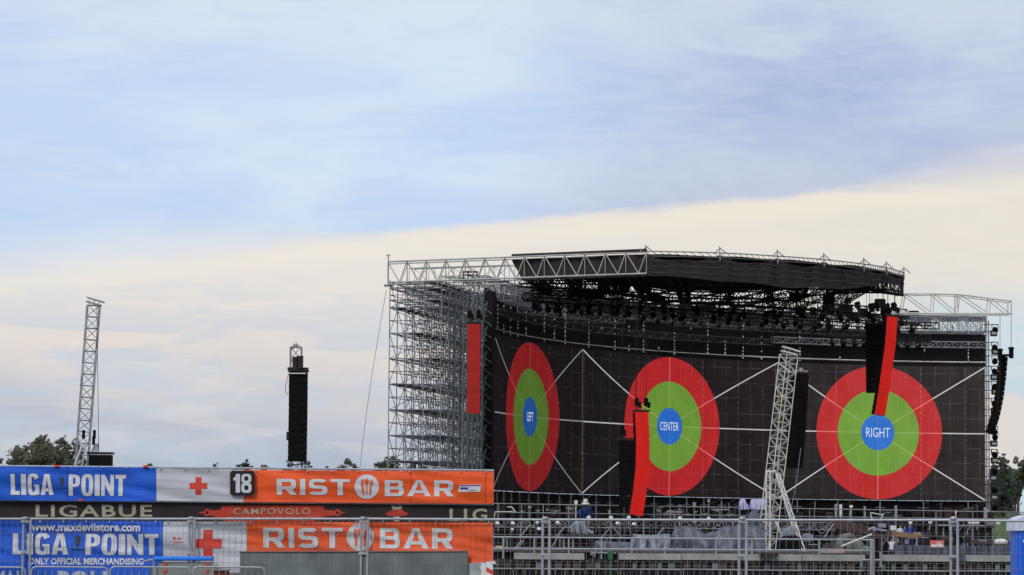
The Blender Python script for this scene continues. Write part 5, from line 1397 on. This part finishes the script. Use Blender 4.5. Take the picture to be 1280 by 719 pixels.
link('emblem_detail', join(D.disc(259,641,2.0,2.0,.015), D.disc(422,641,2.0,2.0,.015)), darkb, db)
link('pale_emblem', join(D.poly([(489,633),(492,632),(496,634),(500,632),(503,633),(501,637),(491,637)][::-1], .014), D.poly([(492,645.5),(500,645.5),(499,652),(493,652)][::-1], .014)), lety, db)

LF = Sheet(lambda px: FY(px)+.16, 9.0, .11)
lb = thing('blue_banner', 'lower blue banner with web address and lettering tied behind the fence', 'banner', LF.pt(100,708))
link('cloth', LF.quad(-170,203.5,650.5,651.5,721,708.5,130,16), blueb, lb)
words(lb, letw, *heavy(LF,'LIGA',16,86,667,693,.004,.012), *heavy(LF,'POINT',107,198.5,667.5,693.5,.004,.012))
link('web_address', LF.text('www.maxdevilstore.com', 39,176,653.3,664,.030,1.0,0.004,.07), letw, lb); link('small_lettering', LF.text('ONLY OFFICIAL MERCHANDISING', 36,179.5,697.3,705.7,.034,1.0,.004,.012), letw, lb)
emblem(LF, 96.5, 678, 1.0, lb)
LL = Sheet(lambda px: FY(px)+.02, 14.0, .03)
l2 = thing('blue_banner', 'lowest blue banner cut by the picture edge, tops of white letters showing', 'banner', LL.pt(90,760))
link('cloth', LL.quad(-60,188,709.5,709.5,760,760,80,10), blueb, l2)
for wd_, xa_, xb_ in (('MAL', -8, 30), ('POLI', 72, 134)): link('lettering', LL.text(wd_, xa_, xb_, 713.5, 738, .04, 1.05, .0), mat('letter_pale2', (.42,.46,.55), .7), l2)
lw = thing('white_banner', 'lower white banner with the larger red cross tied behind the fence', 'banner', LF.pt(255,708))
link('cloth', LF.quad(204.2,308,652,652.3,716,716,60,16), whiteb, lw)
link('red_cross', cross(LF, 260, 679.5, 17, 5.8), crossr, lw)
link('tiny_print', join(LF.poly([(217,671.5),(220,671.5),(220,674.5),(217,674.5)][::-1]), LF.poly([(222,672.5),(227,672.5),(227,674),(222,674)][::-1]), LF.poly([(216.5,677.4),(229,677.4),(229,678.3),(216.5,678.3)][::-1])), crossr, lw)
lo_b = thing('orange_banner', 'lower orange banner with white lettering tied behind the fence', 'banner', LF.pt(460,705))
link('cloth', LF.quad(308.6,616,652.5,653.5,719,702.5,120,16), orang, lo_b)
words(lo_b, letw, *heavy(LF,'RIST',329,428.5,659.6,684.6,.006,.012,wide=True), *heavy(LF,'BAR',474.5,566.5,660.2,685.6,.006,.012,wide=True))
cutlery(LF, 450.5, 671.5, 17.2, lo_b)
link('seam', LF.poly([(606.6,654),(606.6,702),(607.3,702),(607.3,654)], .008), mat('seam_orange', (.38,.03,.01), .8), lo_b)

def ties(S_, par, x0, x1, ytop, slope, step, lift=.03):
    x = x0
    while x < x1:
        y = ytop+slope*(x-x0); a_ = S_.pt(x, y+1.0, lift); b_ = a_+Vector((0,.0,.055))
        link('tie', MB().tube(a_, b_, .009, 5).tube(a_-VX*.018, a_+VX*.018, .012, 5), zinc, par); x += step
ties(U, ub, 4, 192, 582.3, .012, 31); ties(U, uw, 201, 300, 585.8, .015, 30); ties(U, uo, 320, 616, 588.2, .006, 32)
ties(LF, lb, 50, 200, 651.3, .006, 29, .05); ties(LF, lw, 210, 304, 652.6, .003, 30, .05); ties(LF, lo_b, 314, 612, 653.0, .003, 33, .05)
# grey boards, blue tube, crowd barriers below
G = Sheet(lambda px: FY(px)+.03, 20., .006)
gb = thing('grey_board', 'wide plain grey board standing before the lower orange banner', 'board', G.pt(440,760))
link('panel', G.quad(300,584.5,690.5,689.8,766,766,60,10,.02), greyp, gb)
link('edge_trim', MB().path([G.pt(299.5,690,.01), G.pt(584.5,689.3,.01), G.pt(585.5,766,.01)], .012, 5), mat('trim_grey', (.13,.14,.15), .6), gb)
tb = thing('blue_tube', 'bright blue padded tube lying level before the larger red cross', 'tube', fpt(230,698,-.06))
a, b = fpt(193,698.4,-.10), fpt(266.5,698.4,-.10)
link('sleeve', MB().tube(a, b, .042, 10), tub, tb)
link('core_pole', MB().tube(a-(b-a)*.18+Vector((0,0,-.05)), a+(b-a)*.02, .016, 6).tube(fpt(192,698.4,-.1), fpt(192,780,-.1), .015, 6).tube(fpt(267,698.4,-.1), fpt(267,780,-.1), .015, 6), zinc, tb)
pb = thing('hanging_gate', 'pale greenish grey gate panel hanging under the blue tube', 'panel', fpt(230,760,.0))
link('sheet', MB().add([fpt(198,702.5,-.06), fpt(268,702.5,-.06), fpt(268,770,-.06), fpt(198,770,-.06)], [(0,1,2,3)]).add([fpt(198,702.5,-.05), fpt(268,702.5,-.05), fpt(268,770,-.05), fpt(198,770,-.05)], [(3,2,1,0)]), mat('panel_green_grey', (.22,.25,.23), .7, 0, .15, 3), pb)
for x in (204, 256):
    m_ = MB()
    for k in range(4): m_.add([fpt(x,706+k*8,-.075), fpt(x+5,702.8+k*8,-.075), fpt(x+5,706.8+k*8,-.075), fpt(x,710+k*8,-.075)], [(0,1,2,3)])
    link('red_stripe', m_, crossr, pb)
for (x0, x1, lab) in ((-60,29,'crowd control barrier at the extreme lower left'),(42,133,'crowd control barrier under the lower blue banner text'),(140,236,'crowd control barrier under the right end of the blue banner'),(243,330,'crowd control barrier overlapping the wide grey board')):
    t = thing('crowd_barrier', lab, 'barrier', fpt((x0+x1)/2, 780, -.5), 'low tube crowd barriers before the fence')
    a, b = fpt(x0,709.5,-.5), fpt(x1,709.5,-.5); a.y = b.y = (a.y+b.y)/2; a.z = b.z
    dn = Vector((0,0,-a.z+.06)); r_ = .08; pts = [a+dn+Vector((0,0,0)), a+Vector((0,0,-r_)), a+Vector((r_*.3,0,-r_*.3)), a+Vector((r_,0,0)), b+Vector((-r_,0,0)), b+Vector((-r_*.3,0,-r_*.3)), b+Vector((0,0,-r_)), b+dn]
    link('frame_tube', MB().path(pts, .016, 6), zinc, t)
    m_ = MB(); n = 11
    for i in range(1, n): 
        p = a.lerp(b, i/n); m_.tube(p+Vector((0,0,-.06)), p+dn*.85, .006, 4)
    m_.tube(a+dn*.85, b+dn*.85, .012, 5); link('infill_bars', m_, zinc, t)
    link('foot', MB().tube(a+dn+Vector((0,-.3,0)), a+dn+Vector((0,.3,0)), .02, 5), zinc, t); link('foot', MB().tube(b+dn+Vector((0,-.3,0)), b+dn+Vector((0,.3,0)), .02, 5), zinc, t)
m_ = MB().box(fpt(281,0).x, fpt(299,0).x, 56.0, 56.15, fpt(290,760,-.2).z, fpt(290,713.5,-.2).z)
t = thing('red_box', 'small dull red box below the white banner', 'box', fpt(290,745,-.2))
link('body', m_, mat('red_box', (.30,.06,.04), .7, 0, .2, 4), t)
link('lid', MB().box(fpt(279.5,0).x, fpt(300,0).x, 55.95, 56.2, fpt(290,713.3,-.2).z, fpt(290,711.5,-.2).z), board, t)
# stall clutter at the orange banner's lower right end
t = thing('striped_post', 'red and white striped post end under the orange banner right edge', 'post', fpt(612,760,-.15))
for k, (mm) in enumerate((white, crossr, white, crossr, white)):
    link('band', MB().add([fpt(608,703+k*6,-.15), fpt(616,703+k*6+4,-.15), fpt(616,703+k*6+10,-.15), fpt(608,703+k*6+6,-.15)], [(0,1,2,3)]).add([fpt(608,703+k*6,-.12), fpt(616,703+k*6+4,-.12), fpt(616,703+k*6+10,-.12), fpt(608,703+k*6+6,-.12)], [(3,2,1,0)]), mm, t)
link('core', MB().box(fpt(608,0).x, fpt(616,0).x, fpt(612,700).y-.118, fpt(612,700).y-.06, .0, fpt(612,704).z), white, t)
t = thing('plastic_bag', 'grey white plastic sheet hanging under the orange banner right end', 'bag', fpt(598,735,-.12))
Gs = Sheet(lambda px: FY(px)-.1, 31., .05)
link('sheet', Gs.quad(587,607,703.5,703,745,745,14,10,.01,.6), mat('plastic_grey', (.33,.36,.38), .5, 0, .3, 8), t)
link('white_fold', join(Gs.poly([(599,708),(602,714),(606,708)][::-1], .02), Gs.poly([(607,702.5),(618,701),(621,705),(610,706)][::-1], .02)), white, t)

# ------------------------------------------------------------------ portable toilet
YT = 66.
t = thing('portable_toilet', 'bright blue portable toilet with pale rounded roof at right edge', 'portable toilet', (P(1272.5,700,YT).x+.56, YT+.55, 0))
bx0 = P(1272.5,700,YT).x; bx1 = bx0+1.12; zt = pz(1265,661,YT)
body = MB().bevbox(Vector(((bx0+bx1)/2, YT+.55, (zt+.1)/2)), VX, VZ, VY*-1, .56, (zt-.1)/2, .55, .07)
link('body', body, toilb, t)
m_ = MB()
for k in range(4): m_.box(bx0+.2+k*.22, bx0+.23+k*.22, YT-.006, YT+.01, .25, zt-.15)
link('wall_rib', m_, toilb, t)
pr = []
rf = MB(); vs = []; n = 14
for j, yy in enumerate((YT-.05, YT+1.15)):
    for i in range(n+1):
        a = math.pi*i/n; vs.append((bx0+.56-.63*math.cos(a)*(1 if True else 0), yy, zt+.06+.26*math.sin(a)**.7 if 0 < i < n else zt-.04))
W_ = n+1
rf.add(vs, [(i, i+1, W_+i+1, W_+i) for i in range(n)]+[tuple(range(n+1))[::-1], tuple(range(W_, 2*W_)), (0,W_,W_+n,n)])
link('roof', rf, toilr, t)
link('door', MB().box(bx0+.14, bx1-.14, YT-.03, YT-.015, .2, zt-.12), toilb, t)
x0, x1 = P(1275,0,YT-.04).x, P(1289,0,YT-.04).x; z1, z0_ = pz(1276,675,YT), pz(1276,690,YT)
link('white_mark', MB().add([(x0,YT-.036,z1),(x1,YT-.036,z1),((x0+x1)/2+.0,YT-.036,z0_)], [(0,2,1)]), white, t)
link('mark_inner', MB().add([(x0+.05,YT-.038,z1-.03),(x1-.05,YT-.038,z1-.03),((x0+x1)/2,YT-.038,z0_+.06)], [(0,2,1)]), letd, t)

# ------------------------------------------------------------------ trees
def tree(label, px, py_top, Y, wid_px, kinds, seed, squash=1.0, lobes=7, dens=1.0, base_z=0.0, slim=False, cat='tree', leaf=.19):
    rr = random.Random(seed); top = P(px, py_top, Y); H_ = top.z-base_z; W_ = wid_px*Y/F
    t = thing('tree', label, cat, (top.x, Y, base_z))
    tr = MB(); ctr = Vector((top.x, Y, base_z)); trh = H_*.55
    tr.tube(ctr, ctr+Vector((.1,0,trh)), W_*.035+.12, 8, 0, .09)
    L_ = []
    for k in range(lobes):
        if slim: z = base_z+H_*(.25+.7*k/lobes); rad = W_*.5*(1-.75*(k/lobes)); c = Vector((top.x+rr.uniform(-.12,.12)*W_, Y+rr.uniform(-.15,.15)*W_, z)); rad = max(rad, .5)
        else:
            a = rr.uniform(0, 6.28); q = rr.uniform(.12,.40)*W_*(1.25-.6*rr.random()); z = base_z+H_*rr.uniform(.66,.90); rad = W_*rr.uniform(.17,.28)
            if k == 0: a, q, z = 0, 0, base_z+H_-rad*1.0
            c = Vector((top.x+q*math.cos(a), Y+q*math.sin(a), z))
        L_.append((c, rad)); tr.tube(ctr+Vector((.05,0,trh*rr.uniform(.4,.95))), c, .09, 5, 0, .03)
    link('trunk', tr, bark, t)
    cr = MB()
    for c, rad in L_:
        nl = min(4200, int(75*dens*rad*rad/(leaf*leaf)/6))
        # clumps inside each lobe
        cl = [(c+Vector((rr.gauss(0,.45),rr.gauss(0,.45),rr.gauss(0,.42)*squash))*rad, rad*rr.uniform(.24,.45)) for _ in range(18)]
        for _ in range(nl):
            cc, r_ = rr.choice(cl); v = Vector((rr.gauss(0,1), rr.gauss(0,1), rr.gauss(0,1))).normalized()*r_*rr.uniform(.45,1.05)
            p = cc+v; s_ = leaf*rr.uniform(.6,1.3); n_ = Vector((rr.gauss(0,1), rr.gauss(0,1), rr.gauss(0,1)+.5)).normalized()
            a = n_.orthogonal().normalized(); b = n_.cross(a)
            cr.add([p-a*s_, p-b*s_*.6, p+a*s_, p+b*s_*.6], [(0,1,2,3)], rr.choice((0,0,1,1,2)) if v.z > 0 else rr.choice((0,1,1)))
    link('crown', cr, kinds, t); return t
tree('broad loose green tree left of the pair at the far left', 46, 541, 300, 60, leafs, 1, 1, 16, 1.0)
tree('round olive tree right of the broad one beside the leaning tower', 78, 544, 303, 48, leafs, 6, 1, 14, .95)
tree('low bush crown at the extreme left edge', -4, 568, 300, 34, leafs, 3, 1, 5, 1)
tree('small dark treetop just behind the foot of the leaning tower', 101, 562, 310, 26, leafd, 4, 1, 4, .8)
for i, (x, y, wd, lab) in enumerate(((188,579,16,'tiny treetop above the right end of the blue banner'),(270,580,16,'tiny treetop above the red cross banner'),(307,575,28,'rounded treetop above the number sign'),(331,580,14,'tiny treetop right of the rounded one above the number sign'),(362,578,14,'treetop left of the delay tower foot'),(382,577,18,'treetop right of the delay tower foot'),(435,572,24,'rounded treetop above the orange banner emblem'),(409,582,8,'tiny lone treetop left of the rounded one over the emblem'),(472,577,14,'small treetop left of the scaffold corner'),(490,568.5,32,'bushy dark treetop behind the bottom corner of the scaffold'),(516,577,26,'dark treetop seen through the lower scaffold'))):
    tree(lab, x, y, 330+i*3, wd*1.3, leafd if i % 3 else leafs, 20+i, 1, 10, 1.0)
for i, (x, y, wd, slim, lab) in enumerate(((1254,566,26,True,'slender dark blue green tree right of the side lamps'),(1243,578,22,True,'slender dark tree directly behind the side lamps'),(1282,570,34,False,'broad green tree at the right edge above the toilet'),(1268,598,30,False,'lower dark tree between slender and broad ones at right'),(1300,580,36,False,'green tree past the right edge'),(1238,604,30,False,'low dark tree at the foot of the right mast'),(1258,612,26,False,'low dark bush on the bank right of the mast'),(1248,590,24,True,'narrow dark tree just right of the lowest side lamps'),(1272,586,30,False,'mid height dark tree behind the blue toilet roof'),(1262,580,22,True,'narrow dark tree tucked right of the slender blue green one'))):
    tree(lab, x, y, 338+i*4, wd, leafd if i != 2 and i != 4 else [leafs[0], leafd[1], leafs[1]], 50+i, 1.3 if slim else 1, 12, 1.2, base_z=4.6, slim=slim)
